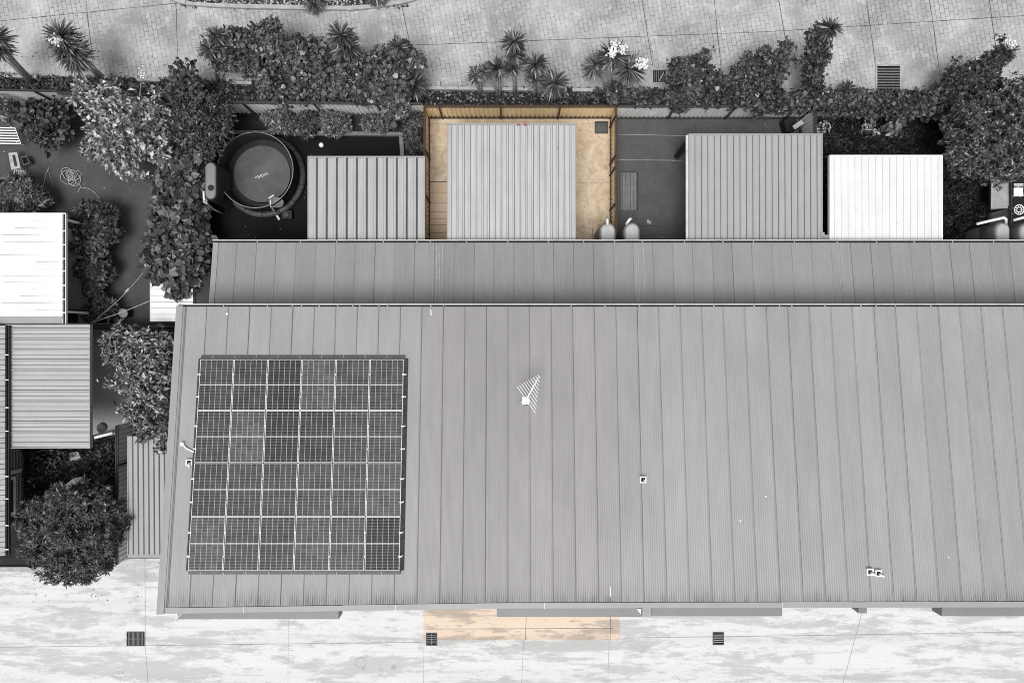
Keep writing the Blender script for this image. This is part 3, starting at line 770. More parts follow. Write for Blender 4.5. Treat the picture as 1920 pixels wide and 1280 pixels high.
# hoods over the upper front windows
def hood(px0, px1, py1, label, dark=True):
    zt_ = 5.72; x0, x1 = XX(px0, zt_), XX(px1, zt_); y1 = YY(py1, zt_ - .04); yw = -8.45
    m = MB(); m.add([(x0, yw, zt_), (x1, yw, zt_), (x1, y1, zt_ - .04), (x0, y1, zt_ - .04), (x0, yw, zt_ - .55), (x1, yw, zt_ - .55), (x1, y1, zt_ - .55), (x0, y1, zt_ - .55)],
                    [(3, 2, 1, 0), (3, 7, 6, 2), (4, 5, 6, 7)])
    h = m.build('window_hood', 'hood', bt); h['label'] = label
    e = .012
    for s_, xx in ((-1, x0), (1, x1)):
        m = MB(); m.box(min(xx, xx + s_ * e), max(xx, xx + s_ * e), y1, yw, zt_ - .56, zt_ - .045)
        m.build('hood_cheek', 'trim_dark', h)
    return h
hood(333, 634, 1160, 'wide window hood at the left end with a white slanted flashing')
hood(932, 1203, 1156, 'window hood over the cream apron')
hood(1223, 1467, 1154.5, 'window hood right of the drainpipe box')
hood(1611, 1626, 1149, 'narrow hood like a small box')
hood(1767, 2100, 1154.5, 'window hood at the right edge')
m = MB(); a = P(328, 1161, 5.74); b = P(341, 1149, 5.76); m.bar(a, b, .03, .02); m.build('slanted_flashing', 'light_lip', bt)
m = MB(); x0, x1 = XX(1204, 5.8), XX(1222, 5.8); m.box(x0, x1, YY(1156, 5.8), -8.46, 5.2, 5.8); m.build('rainhead', 'trim', bt, bevel=.03)
m = MB(); m.prism([P(1194, 1141, 5.75)[:2], P(1202, 1141, 5.75)[:2], P(1202, 1151, 5.75)[:2]], 5.70, 5.75); m.build('flashing_tab', 'white', bt)
# roof vents: square collar, dark mouth, bent pipe
def vent(px, py, tail):
    z = zroof(YY(py, 5.6)); x, y, _ = P(px, py, z + .1); z = zroof(y)
    q = .11
    m = MB(); m.box(x - q, x + q, y - q, y - q + .04, z, z + .1); m.box(x - q, x + q, y + q - .04, y + q, z, z + .1); m.box(x - q, x - q + .04, y - q + .04, y + q - .04, z, z + .1); m.box(x + q - .04, x + q, y - q + .04, y + q - .04, z, z + .1)
    v = m.build('roof_vent', 'white', roof)
    m = MB(); m.box(x - q + .04, x + q - .04, y - q + .04, y + q - .04, z, z + .045); m.build('vent_mouth', 'pit', v)
    m = MB(); m.tube([(x + .03, y - .02, z + .045), (x + .035, y - .03, z + .16), (x + .035 + tail[0] * .5, y - .03 + tail[1] * .5, z + .2), (x + .035 + tail[0], y - .03 + tail[1], z + .12)], .034, 10); m.build('vent_pipe', 'white', v, True)
vent(354, 867, (.0, -.12)); vent(1206, 899, (-.01, -.07)); vent(1632.5, 1072.5, (.13, -.04)); vent(1648.5, 1075, (.13, -.06))
# conduit from the array
m = MB(); z = zroof(YY(838, 5.4)) + .05; m.tube([P(343, 833, z), P(349, 840, z + .02), P(364, 847, z)], .028, 8); c = m.build('cable_conduit', 'white', roof)
x, y, _ = P(342, 832, z); m = MB(); m.box(x - .06, x + .06, y - .06, y + .06, z - .05, z + .05); m.build('junction_box', 'white', c, bevel=.01)
# loose sliver and white scrap lying on the roof
m = MB(); z = zroof(YY(586, 4.9)); m.bar(P(808, 580, z + .03), P(808.5, 591, z + .03), .03, .015); tag(m.build('metal_offcut', 'white'), 'thin white offcut lying on the roof just below the upper gutter', 'offcut')
m = MB(); z = zroof(YY(1100, 5.9)); m.bar(P(1144, 1098, z + .03), P(1145, 1118, z + .03), .02, .015); tag(m.build('metal_offcut', 'white'), 'thin white sliver lying near the front gutter above the cream apron', 'offcut')
m = MB(); z = zroof(YY(588, 4.9)); x, y, _ = P(426, 588, z); m.lathe([(.001, .035), (.03, .03), (.045, .012), (.04, 0)], x, y, 9, z + .015); tag(m.build('pebble', 'white'), 'small white stone lying near the upper left corner of the roof', 'stone')

# ================================================================ SOLAR ARRAY
M['skirt'] = plain('bird_mesh', 0.12, .3, 14, .7); M['skirt_dark'] = plain('dark_bird_mesh', 0.05, .5, 9, .7)
PW, PH = 1.156, 1.76
def array_pt(c, r):
    """centre of panel column c, row r, on the plane above the roof"""
    u = (c + .5) / 6; v = (r + .5) / 4
    return u, v
ya, yb = YY(672.5, 5.25), None
x0 = XX(370.5, 5.25); x1 = XX(756.5, 5.25); pitchx = (x1 - x0) / 6
xl_b = XX(355.5, 6.12); xr_b = XX(750, 6.12)
y_top = YY(673, zroof(-.6) + .17); y_bot = YY(1070, zroof(-7.6) + .17); pitchy = (y_top - y_bot) / 4
sx = .5 * (x1 - x0 + xr_b - xl_b) / 6; xleft = .5 * (x0 + xl_b)
ang = math.atan(SL)
fr = MB(); hw, hh, t = PW / 2, PH / 2, .016
fr.box(-hw, hw, -hh, -hh + t, -.035, .004); fr.box(-hw, hw, hh - t, hh, -.035, .004); fr.box(-hw, -hw + t, -hh + t, hh - t, -.035, .004); fr.box(hw - t, hw, -hh + t, hh - t, -.035, .004)
ce = MB(); ce.box(-hw + t, hw - t, -hh + t, hh - t, -.03, 0)
fm = ce_m = None
rown = ['top row', 'second row', 'third row', 'bottom row']; coln = ['leftmost', 'second from the left', 'third from the left', 'third from the right', 'second from the right', 'rightmost']
for r in range(4):
    for c in range(6):
        x = xleft + sx * (c + .5) + (.025 if False else 0); y = y_top - pitchy * (r + .5); z = zroof(y) + .16
        o = thing('solar_panel', f'dark solar panel in the {rown[r]} of the array, {coln[c]}', 'solar panel', (x, y, z), 'solar panels on the roof')
        o.rotation_euler = (-ang, 0, 0)
        ORG[o.name] = (0, 0, 0)
        tone = (.3,.25,.12,.62,.38,.35, .3,.62,.14,.2,.38,.42, .32,.36,.35,.42,.4,.58, .62,.42,.3,.5,.42,.05)[r * 6 + c]
        if fm is None:
            a = fr.build('frame', 'alu', o); b = ce.build('cells', 'solar', o); fm, ce_m = a.data, b.data
        else:
            a = bpy.data.objects.new('frame', fm); C.objects.link(a); a.parent = o
            b = bpy.data.objects.new('cells', ce_m); C.objects.link(b); b.parent = o
        b.color = (tone, tone, tone, 1)
rl = None
for r in range(4):
    for k, f in enumerate((.3, .735)):
        y = y_top - pitchy * (r + f); z = zroof(y) + .10
        lab = f'{"upper" if k == 0 else "lower"} of the two mounting rails under the {rown[r]} of solar panels'
        t_ = thing('mounting_rail', lab, 'rail', (xleft, y, z), 'mounting rails of the solar array'); 
        m = MB(); m.box(xleft - .07, xleft + sx * 6 + .07, y - .02, y + .02, z - .03, z + .01); m.build('rail', 'alu', t_)
        for c in range(7):
            x = xleft + sx * c; m = MB(); m.box(x - (.05 if c in (0, 6) else .02), x + (.05 if c in (0, 6) else .02), y - .022, y + .022, z + .04, z + .075); m.build('clamp', 'alu', t_)
        m = MB()
        for c in (-.05, sx * 2, sx * 4, sx * 6 + .05): m.box(xleft + c - .03, xleft + c + .03, y - .03, y + .03, zroof(y) - .02, z - .03)
        m.build('foot', 'alu', t_)

# dark bird mesh stretched round the edge of the array
t_ = thing('mesh_skirt', 'dark bird mesh skirt stretched around the edges of the solar array', 'mesh', (xleft, y_top, zroof(y_top)))
xa, xb, yt_, yb3 = xleft - .0, xleft + sx * 6, y_top + .01, y_bot - .01
def sk(x, y, o): return (x, y, zroof(y) + o)
for a, b, c, d, mt in (((xa, yt_), (xb, yt_), (xb + .02, yt_ + .13), (xa - .02, yt_ + .13), 'skirt'), ((xa, yb3), (xb, yb3), (xb + .02, yb3 - .14), (xa - .02, yb3 - .14), 'skirt'),
                   ((xa - .01, yt_), (xa - .01, yb3), (xa - .12, yb3), (xa - .12, yt_), 'skirt_dark'), ((xb + .01, yt_), (xb + .01, yb3), (xb + .13, yb3), (xb + .13, yt_), 'skirt_dark')):
    m = MB(); m.add([sk(*a, .12), sk(*b, .12), sk(*c, .02), sk(*d, .02)], [(0, 1, 2, 3)]); m.build('mesh_strip', mt, t_)
for k in range(9):
    x = xa + .4 + k * .762
    for y0_, y1_ in ((yt_ + .02, yt_ + .125), (yb3 - .135, yb3 - .03)):
        m = MB(); m.add([sk(x - .008, y0_, .125 if y0_ > yb3 + 1 else .035), sk(x + .008, y0_, .125 if y0_ > yb3 + 1 else .035), sk(x + .008, y1_, .03 if y0_ > yb3 + 1 else .125), sk(x - .008, y1_, .03 if y0_ > yb3 + 1 else .125)], [(0, 1, 2, 3)]); m.build('clip', 'light_lip', t_)

# ================================================================ ANTENNA
z = zroof(YY(750, 5.2)); bx, by, _ = P(986, 750, z + .9)
at = thing('tv_antenna', 'white fishbone television antenna on a short mast on the roof', 'antenna', (bx, by, z))
ztop = z + .9
m = MB(); m.tube([(bx, by, z - .02), (bx, by, ztop)], .02, 8); m.tube([(bx - .25, by - .2, z), (bx, by, z + .45)], .012, 6); m.tube([(bx + .25, by - .2, z), (bx, by, z + .45)], .012, 6); m.build('mast', 'alu', at, True)
m = MB(); m.box(bx - .13, bx + .12, by - .13, by + .12, ztop, ztop + .09); m.build('masthead_box', 'white', at, bevel=.02)
A = np.array(P(989, 745, ztop + .1)); B = np.array(P(1011.5, 704, ztop + .1)); m = MB(); m.tube([A - (B - A) * .12, B], .02, 8); m.build('boom', 'white', at, True)
d = unit(B - A); s = np.array((d[1], -d[0], 0)); s = unit(s * .9 - d * .45)
el = MB()
for k in range(10):
    t = k / 9; c = A + (B - A) * (t * 1.06 - .1); L = .47 * (1 - t) + .07
    el.tube([c - s * L, c + s * L], .011, 5)
el.build('elements', 'white', at)
m = MB(); m.tube([(bx, by - .1, ztop), (bx + .05, by - .2, ztop - .3), (bx + .02, by - .25, z + .04)], .012, 6); m.build('coax_cable', 'black', at)

# ================================================================ PATIO ROOFS AND SHEDS
def patio(name, label, cat, px0, py0, px1, z, mat, prof, posts, slope=.02, ribs=None, edge='trim', y_in=3.70, gutter_left=False):
    x0, x1, y1 = XX(px0, z), XX(px1, z), YY(py0, z)
    t = thing(name, label, cat, ((x0 + x1) / 2, (y1 + y_in) / 2, 0))
    zi = min(z + slope * 1.5, 2.50)
    m = MB(); sheet(m, prof, 'y', x0 + .05, x1 - .05, y1 - .02, z, y_in, zi)
    rf = m.build('roof', mat, t)
    if ribs:   # rib shade painted as a dark strip where each rib meets the pan
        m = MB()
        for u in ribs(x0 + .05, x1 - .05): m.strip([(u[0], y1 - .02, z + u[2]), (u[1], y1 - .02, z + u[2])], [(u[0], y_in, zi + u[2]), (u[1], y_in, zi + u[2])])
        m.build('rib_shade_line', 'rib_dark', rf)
    m = MB(); m.box(x0, x1, y1 - .018, y1 + .04, z - .14, z + .035); m.box(x0, x0 + .05, y_in, y1 - .019, z - .14, z + .03); m.box(x1 - .05, x1, y_in, y1 - .019, z - .14, z + .03)
    m.build('fascia', edge, rf)
    if gutter_left:
        m = MB(); m.box(x0 - .09, x0 - .003, y_in, y1, z - .12, z - .02); m.build('side_gutter', 'light_lip', rf)
    for i, (qx, qy) in enumerate(posts):
        m = MB(); m.box(qx - .045, qx + .045, qy - .045, qy + .045, 0, z - .141); m.build('post', 'post', t)
    return t, rf
def rib_lines(pitch, offs):
    def f(a0, a1):
        r = []; a = a0
        while a < a1:
            for o, w, h in offs:
                if a + o + w < a1: r.append((a + o, a + o + w, h))
            a += pitch
        return r
    return f
z = 2.35
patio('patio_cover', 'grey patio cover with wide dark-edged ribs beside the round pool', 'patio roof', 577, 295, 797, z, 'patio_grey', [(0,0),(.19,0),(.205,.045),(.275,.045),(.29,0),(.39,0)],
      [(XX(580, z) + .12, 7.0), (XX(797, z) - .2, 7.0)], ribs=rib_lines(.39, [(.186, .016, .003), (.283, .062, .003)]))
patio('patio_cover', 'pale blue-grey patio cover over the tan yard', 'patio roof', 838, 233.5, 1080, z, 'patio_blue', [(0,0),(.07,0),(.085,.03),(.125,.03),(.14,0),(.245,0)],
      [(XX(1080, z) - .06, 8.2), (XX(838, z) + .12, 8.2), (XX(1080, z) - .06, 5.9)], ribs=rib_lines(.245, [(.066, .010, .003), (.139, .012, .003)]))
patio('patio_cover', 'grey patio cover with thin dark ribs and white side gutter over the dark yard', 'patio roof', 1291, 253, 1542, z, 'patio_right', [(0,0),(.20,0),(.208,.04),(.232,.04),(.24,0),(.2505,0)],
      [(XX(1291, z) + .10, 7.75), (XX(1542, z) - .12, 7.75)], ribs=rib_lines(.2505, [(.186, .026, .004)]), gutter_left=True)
t, rf = patio('carport', 'bright white ribbed carport roof in the right-hand garden', 'carport', 1555, 293, 1767, z, 'roof_white', [(0,0),(.12,0),(.13,.035),(.17,.035),(.18,0),(.27,0)],
      [(XX(1555, z) + .15, 6.9), (XX(1767, z) - .15, 6.9)], edge='white')
x0 = XX(1540, z); m = MB(); m.box(x0, x0 + .36, YY(451, z), YY(440, z), z - .12, z - .04); m.box(x0 - .05, x0 + .1, YY(444, z), YY(436, z), z - .039, z + .06)
tag(m.build('box_gutter', 'trim'), 'short grey box gutter bridging the two roofs left of the white carport', 'gutter')
m = MB(); x, y, _ = P(972, 234, z + .05); m.box(x - .05, x + .05, y - .03, y + .03, z + .036, z + .07); m.box(x + .22, x + .32, y - .03, y + .03, z + .036, z + .07)
tag(m.build('red_clip', 'red'), 'pair of small red clips on the top edge of the pale blue-grey patio cover', 'clip')

# left: white roof, grey ribbed roof, lean-to, small white shed
z = 2.6
x0, x1, y0, y1 = XX(-140, z), XX(117, z), YY(593, z), YY(401, z)
t = thing('white_patio_roof', 'large white patio roof at the left edge of the picture', 'patio roof', (x1 - 1.5, (y0 + y1) / 2, 0))
m = MB(); sheet(m, [(0,0),(.21,0),(.23,.018),(.25,.018),(.262,0)], 'x', y0, y1, x1, z, x0, z + .12); rf = m.build('roof', 'roof_white_h', t)
m = MB()
for i in range(16):
    if random.random() < .75:
        u = y0 + .255 + .262 * i * 1.0; l = random.uniform(.4, 2.2); a = random.uniform(0, .5)
        if u < y1 - .05: m.strip([(x1 - a, u - .006, z + .006 + .003 * a), (x1 - a, u + .008, z + .006)], [(x1 - a - l, u - .006, z + .006 + .046 * l), (x1 - a - l, u + .008, z + .006 + .046 * l)])
m.build('lap_stain', 'joint_faint', rf)
m = MB(); m.box(x1 + .001, x1 + .012, y0 - .3, y1, z - .1, z - .01); m.box(x1 + .115, x1 + .135, y0 - .3, y1, z - .1, z + .01); m.box(x1 + .013, x1 + .114, y0 - .3, y1, z - .1, z - .09); g_ = m.build('gutter', 'white', rf)
m = MB(); m.box(x1 + .014, x1 + .113, y0 - .3, y1, z - .0895, z - .06); m.build('litter_and_shade', 'litter', g_)  # litter this dark doubles as painted shade inside the gutter
for py in (433, 459, 485, 508, 535, 561, 586):
    y = YY(py, z); m = MB(); m.box(x1 - .02, x1 + .15, y - .02, y + .02, z + .0105, z + .025); m.build('gutter_bracket', 'white', g_)
m = MB(); m.box(x0, x1 + .13, y1, y1 + .035, z - .1, z + .02); m.build('top_flashing', 'white', rf)
m = MB(); yb = YY(607, z); m.strip([(x0, y0 + .005, z + .02), (x1 + .0, y0 + .005, z + .02)], [(x0, yb, z - .05), (x1, yb, z - .05)]); m.build('end_flashing', 'trim', rf)
for qx, qy in ((x1 - .15, y1 - .15), (x1 - .15, y0 + .2)):
    m = MB(); m.box(qx - .045, qx + .045, qy - .045, qy + .045, 0, z - .12); m.build('post', 'white', t)
m = MB(); m.box(x0, x1 - 1.6, y0 + .05, y1 - .5, 0, z - .13); m.build('wall', 'wall', t)

z = 2.55; x0, x1, y0, y1 = XX(13, z), XX(169.5, z), YY(840, z), YY(608, z)
t = thing('carport', 'grey carport roof with paired ribs running sideways at the left edge', 'carport', ((x0 + x1) / 2, (y0 + y1) / 2, 0))
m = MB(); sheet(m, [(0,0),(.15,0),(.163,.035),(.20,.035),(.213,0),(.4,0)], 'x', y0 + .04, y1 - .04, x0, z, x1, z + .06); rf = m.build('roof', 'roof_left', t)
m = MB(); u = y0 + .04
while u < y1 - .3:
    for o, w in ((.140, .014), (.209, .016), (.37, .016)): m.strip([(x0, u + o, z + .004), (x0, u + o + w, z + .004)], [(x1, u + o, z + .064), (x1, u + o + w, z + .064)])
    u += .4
m.build('rib_shade_line', 'rib_dark', rf)  # dark lines paint the shade beside the carport ribs
m = MB(); m.box(x0, x1 + .03, y1 - .038, y1, z - .12, z + .09); m.box(x0, x1 + .03, y0, y0 + .038, z - .12, z + .07); m.box(x1 + .002, x1 + .03, y0 + .039, y1 - .039, z - .1, z + .075); m.build('fascia', 'trim', rf)
for qx, qy in ((x1 - .1, y0 + .15), (x1 - .1, y1 - .15), (x0 + .2, y0 + .1)):
    m = MB(); m.box(qx - .045, qx + .045, qy - .045, qy + .045, 0, z - .121); m.build('post', 'post', t)

# brick house with tiled roof at the far left edge
zt = 2.75; x1 = XX(9, zt)
t = thing('brick_house', 'dark brick house with pale tiled roof at the left edge', 'house', (XX(-120), YY(830), 0))
m = MB(); ya, yb2 = YY(610, zt), YY(1041, zt); x0 = x1 - 6
m.add([(x1, yb2, zt), (x1, ya, zt), (x0, ya, zt + 2.2), (x0, yb2, zt + 2.2), (x1, yb2, zt - .06), (x1, ya, zt - .06), (x0, ya, zt + 2.14), (x0, yb2, zt + 2.14)], [(0, 1, 2, 3), (4, 7, 6, 5), (0, 4, 5, 1), (0, 3, 7, 4), (1, 5, 6, 2), (3, 2, 6, 7)])
rf = m.build('roof', 'tile', t)
m = MB(); m.box(x1 + .003, x1 + .02, yb2, ya, zt - .16, zt - .06); m.box(x1 + .1, x1 + .12, yb2, ya, zt - .16, zt - .03); m.box(x1 + .021, x1 + .099, yb2, ya, zt - .16, zt - .15); g_ = m.build('gutter', 'post', rf)
for py in (665, 712, 764, 808, 893, 935, 985, 1030):
    y = YY(py, zt); m = MB(); m.box(x1 - .02, x1 + .13, y - .018, y + .018, zt - .029, zt - .012); m.build('gutter_bracket', 'white', g_)
xw = XX(44); m = MB(); m.box(x0 + .2, xw, yb2 + .35, ya - .3, 0, 2.55)
w = m.build('wall', 'brick', t)
m = MB(); m.box(xw + .003, xw + .09, YY(957), YY(888), .55, .62); m.build('window_sill', 'white', w)
m = MB(); m.box(xw + .003, xw + .05, YY(957), YY(952), .621, 1.9); m.box(xw + .003, xw + .05, YY(893), YY(888), .621, 1.9); m.box(xw + .003, xw + .05, YY(951.9), YY(893.1), 1.84, 1.9); fr_ = m.build('window_frame', 'white', w)
m = MB(); m.box(xw + .003, xw + .02, YY(951.9), YY(893.1), .621, 1.839); m.build('pane', 'black', fr_)
m = MB(); m.box(xw + .003, xw + .06, YY(882), YY(876), .2, 1.2); m.build('downpipe', 'white', w)

# lean-to beside the terrace
z = 2.2; x0, x1, y0, y1 = XX(240, z), -11.62, YY(1039, z), YY(817, z)
t = thing('lean_to_shed', 'narrow grey ribbed lean-to roof against the left side of the terrace', 'lean-to', (x0 + .9, (y0 + y1) / 2, 0))
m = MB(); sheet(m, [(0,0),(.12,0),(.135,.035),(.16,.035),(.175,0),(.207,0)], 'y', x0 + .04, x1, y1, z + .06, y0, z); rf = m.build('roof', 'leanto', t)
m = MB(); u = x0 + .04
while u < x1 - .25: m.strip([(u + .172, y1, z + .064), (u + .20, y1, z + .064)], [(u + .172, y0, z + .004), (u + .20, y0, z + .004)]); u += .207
m.build('rib_shade_line', 'rib_dark', rf)  # one dark line per rib, its shade put in as colour
m = MB(); m.box(x0, x0 + .038, y0, y1, z - .1, z + .06); m.box(x0 - .02, x1, y0 - .13, y0 - .003, z - .12, z - .02); m.build('fascia', 'trim', rf)
for qy in (y0 + .1, (y0 + y1) / 2, y1 - .1):
    m = MB(); m.box(x0 + .05, x0 + .13, qy - .04, qy + .04, 0, z - .05); m.build('post', 'post', t)

z = 1.75; x0, x1, y0, y1 = XX(283, z), XX(362, z), YY(601, z), YY(488, z)
t = thing('garden_shed', 'small white garden shed half hidden by a broad-leaved vine', 'shed', ((x0 + x1) / 2, (y0 + y1) / 2, 0))
m = MB(); sheet(m, [(0,0),(.20,0),(.215,.02),(.235,.02),(.25,0)], 'x', y0, y1, x0, z, x1, z + .02); rf = m.build('roof', 'roof_white_h', t)
m = MB(); u = y0
while u < y1 - .2: m.strip([(x0, u + .246, z + .004), (x0, u + .256, z + .004)], [(x1, u + .246, z + .024), (x1, u + .256, z + .024)]); u += .25
m.build('lap_stain', 'grate_light', rf)
m = MB(); m.box(x0 - .02, x1 + .02, y0 - .03, y0 - .003, z - .1, z + .03); m.box(x0 - .03, x0 - .003, y0, y1, z - .1, z + .02); m.build('fascia', 'white', rf)
m = MB(); m.box(x0 + .05, x1 - .05, y0 + .05, y1 - .05, 0, z - .03); m.build('wall', 'white', t)

# ================================================================ FENCES
def fence(label, a, b, h=GH, mat='fence_pale', posts=(), postmat='post', pitch=.19, amp=.04, side=1, rail=True, ends=True, name='fence', cap='post'):
    """ribbed sheet fence from ground point a to b; side=+1 puts posts on the left of a->b"""
    A = np.array(a[:2]); B = np.array(b[:2]); d = B - A; L = np.linalg.norm(d); d /= L; s = np.array((-d[1], d[0])) * side
    t = thing(name, label, 'fence', (*( (A + B) / 2), 0))
    n = int(L / pitch); q = []
    for i in range(n + 1):
        for f, o in ((0, 0), (.30, 0), (.40, amp), (.80, amp), (.90, 0)):
            u = min(i * pitch + f * pitch, L); q.append(A + d * u + s * (o - .02))
    m = MB(); m.strip([(*p, 0.02) for p in q], [(*p, h) for p in q]); pn = m.build('panel', mat, t)
    off = s * (amp + .01)
    if rail:
        m = MB()
        for zz in (.06, h - .03): m.bar((*(A + off), zz), (*(B + off), zz), .035, .05)
        m.build('rail', postmat, t)
    m = MB(); m.bar((*A, h + .015), (*B, h + .015), .05, .03); m.build('cap', cap, t)
    for u in posts:
        p = A + d * u + off * 1.3; m = MB(); m.bar((*p, -.1), (*p, h - .005), .06, .06, (d[0], d[1], 0)); m.build('post', postmat, t)
    return t
def fpx(label, a, b, h=GH, ppx=(), **k):
    """a,b: pixels of the fence FOOT; ppx: foot pixels (x along) of the posts"""
    A, B = P(*a), P(*b); D = np.array(B[:2]) - np.array(A[:2]); L = np.linalg.norm(D); D /= L
    pp = [float(np.dot(np.array(P(*q)[:2]) - np.array(A[:2]), D)) for q in ppx]
    return fence(label, A, B, h, posts=[p for p in pp if 0 <= p <= L], **k)
yb_ = 220.5
fpx('cream ribbed back fence of the tan yard with dark posts', (1146, yb_), (803.5, yb_), ppx=[(830, yb_), (939.5, yb_), (1046, yb_)], mat='fence_tan', postmat='post_brown', cap='post_brown')
fpx('cream fence along the right side of the tan yard', (1146, 452), (1146, yb_ + 2), ppx=[(1146, 395), (1146, 310), (1146, 330), (1146, 240)], mat='fence_tan', postmat='post_brown', cap='post_brown')
fpx('brown-stained fence along the left side of the tan yard', (803.5, yb_ + 2), (803.5, 452), ppx=[(803.5, 300), (803.5, 380)], mat='fence_tan', postmat='post_brown', cap='post_brown')
fpx('pale ribbed back fence of the dark yard', (1501, yb_), (1149, yb_), ppx=[(1251, yb_), (1359, yb_), (1470, yb_)], mat='fence_pale')
fpx('pale fence panel right of the dark yard, behind the patio cover', (1501, 450), (1501, yb_ + 2), ppx=[(1501, 330)], mat='fence_pale')
fpx('ivy-buried back fence of the right-hand garden', (2400, 224), (1504, yb_), ppx=[(1640, 221), (1750, 222), (1860, 222)], mat='fence_grey')
fpx('pale ribbed back fence behind the pool yard bed', (800, 216), (396, 213), ppx=[(607, 214), (719, 216), (480, 214)], mat='fence_pale')
fpx('pale smooth back fence of the left lawn', (388, 200), (150, 197), ppx=[(240, 198), (330, 199)], mat='fence_grey')
fpx('white plain back fence in the top left corner', (148, 194), (-300, 184), ppx=[(108, 194), (0, 190)], mat='fence_pale', amp=.012)
fpx('brown fence between the left lawn and the round pool', (393, 215), (393, 605), ppx=[(393, 470), (393, 590), (393, 300)], mat='fence_grey')
fpx('low dark fence along the bottom of the left lawn', (166, 612), (392, 612), h=1.2, ppx=[(230, 612), (320, 612)], mat='fence_dark', side=-1)
fpx('dark ribbed fence between the small left garden and the lean-to', (251, 790), (251, 1040), h=1.3, ppx=[(251, 862), (251, 950)], mat='fence_pale')
fpx('grey fence in the right-hand garden beside the slim tank', (1852, 460), (1852, 325), h=1.35, ppx=[(1852, 400)], mat='fence_grey', pitch=.3, amp=.02)

# ================================================================ WATER TANKS
def tank(px0, px1, py_end, label, ztop=1.9, y_in=3.55, pipe=None, py_in=None, lidmat='tank', bodymat='tank_dark'):
    x0, x1 = XX(px0, ztop), XX(px1, ztop); ye = YY(py_end, ztop); r = (x1 - x0) / 2; cx = (x0 + x1) / 2
    yi = YY(py_in, ztop) if py_in else y_in
    t = thing('water_tank', label, 'water tank', (cx, (ye + yi) / 2, 0), 'slim grey water tanks')
    def ring(k, n=14):
        q = [(cx + (r - k) * math.cos(a), ye - r + (r - k) * math.sin(a)) for a in np.linspace(0, math.pi, n)]
        if py_in: q += [(cx + (r - k) * math.cos(a), yi + r + (r - k) * math.sin(a)) for a in np.linspace(math.pi, 2 * math.pi, n)]
        else: q += [(cx - r + k, yi), (cx + r - k, yi)]
        return q
    m = MB(); lv = [(0, .02), (0, ztop * .45), (.012, ztop * .47), (.012, ztop * .53), (0, ztop * .55), (0, ztop - .12), (.03, ztop - .05), (.07, ztop - .035)]
    rs = [[(x, y, zz) for x, y in ring(k)] for k, zz in lv]; n = len(rs[0])
    m.add([p for q in rs for p in q], [(i*n + j, i*n + (j+1) % n, (i+1)*n + (j+1) % n, (i+1)*n + j) for i in range(len(rs) - 1) for j in range(n)])
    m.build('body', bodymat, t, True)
    m = MB(); q0, q1, q2 = [(x, y, ztop - .035) for x, y in ring(.07)], [(x, y, ztop) for x, y in ring(.10)], [(x, y, ztop + .01) for x, y in ring(.16)]
    m.add(q0 + q1 + q2, [(i*n + j, i*n + (j+1) % n, (i+1)*n + (j+1) % n, (i+1)*n + j) for i in range(2) for j in range(n)] + [tuple(2*n + j for j in range(n))]); m.build('lid', lidmat, t)
    if pipe:
        m = MB(); m.tube([P(*p) for p in pipe], .055, 10); m.build('inlet_pipe', 'pvc', t, True)
    m = MB(); m.lathe([(.12, .0), (.12, .03), (.10, .035), (.001, .035)], cx + .04, (ye + yi) / 2 - .3, 16, ztop + .011); m.build('strainer', 'black', t)
    return t
tank(1124, 1155.5, 416, 'slim grey tank with white spout in the corner of the tan yard', pipe=[(1139, 424, 1.9), (1139, 413, 2.1), (1138, 409, 1.75)])
tank(1170, 1201, 416, 'slim grey tank in the corner of the dark yard', pipe=[(1174, 420, 1.95), (1181, 411, 2.2), (1184, 410, 1.8)])
tank(1866, 1896, 415, 'slim grey tank under a long white pipe in the right-hand garden', pipe=[(1831, 420, 2.0), (1860, 413, 2.1), (1882, 408, 2.2), (1886, 411, 2.15), (1886, 420, 1.9)])
tank(1911, 1944, 416, 'slim grey tank cut by the right edge of the picture', pipe=[(1900, 413, 2.0), (1918, 408, 2.1), (1935, 405, 2.2), (1940, 410, 2.0)])
tank(381, 407, 301, 'weathered slim tank beside the round pool with a white pipe at its foot', ztop=1.8, py_in=376, bodymat='black', lidmat='hood')
m = MB(); m.tube([P(382, 358, 1.7), P(383, 378, 1.6), P(392, 386, 1.0), P(401, 392, .5)], .05, 10); m.tube([P(386, 380, 1.5), P(398, 391, .9), P(418, 401, .1)], .04, 10); m.tube([P(389, 370, 1.6), P(386, 380, 1.5)], .045, 10)
tag(m.build('white_pipework', 'pvc', None, True), 'bent white pipes dropping from the tank beside the round pool', 'pipe')

# ================================================================ ROUND POOL
cx, cy, _ = P(497, 331)
t = thing('round_pool', 'round black-walled splash pool with thin pale rim and fat fabric base', 'pool', (cx, cy, 0))
m = MB(); m.lathe([(1.50, .02), (1.51, .5), (1.555, 1.08), (1.575, 1.10), (1.545, 1.10), (1.50, .5), (1.46, .1)], cx, cy, 72); m.build('wall', 'black', t, True)
m = MB(); m.lathe([(1.545 + .011 * math.cos(a), 1.112 + .012 * math.sin(a)) for a in np.linspace(0, 2 * math.pi, 7)], cx, cy, 72); m.build('rim', 'kerb', t, True)
m = MB(); m.lathe([(1.64 + .13 * math.cos(a), .15 + .13 * math.sin(a) + .0) for a in np.linspace(0, 2 * math.pi, 13)], cx, cy, 72); m.build('base_tube', 'cloth', t, True)
m = MB()
for k in range(14):
    a = k * 2 * math.pi / 14 + .2; u = np.array((math.cos(a), math.sin(a), 0)); q = np.array((cx, cy, .15))
    m.tube([q + u * (1.64 + .138 * math.cos(b)) + np.array((0, 0, .138 * math.sin(b))) for b in np.linspace(-.4, 3.4, 9)], .016, 5)
m.build('tube_strap', 'black', t)
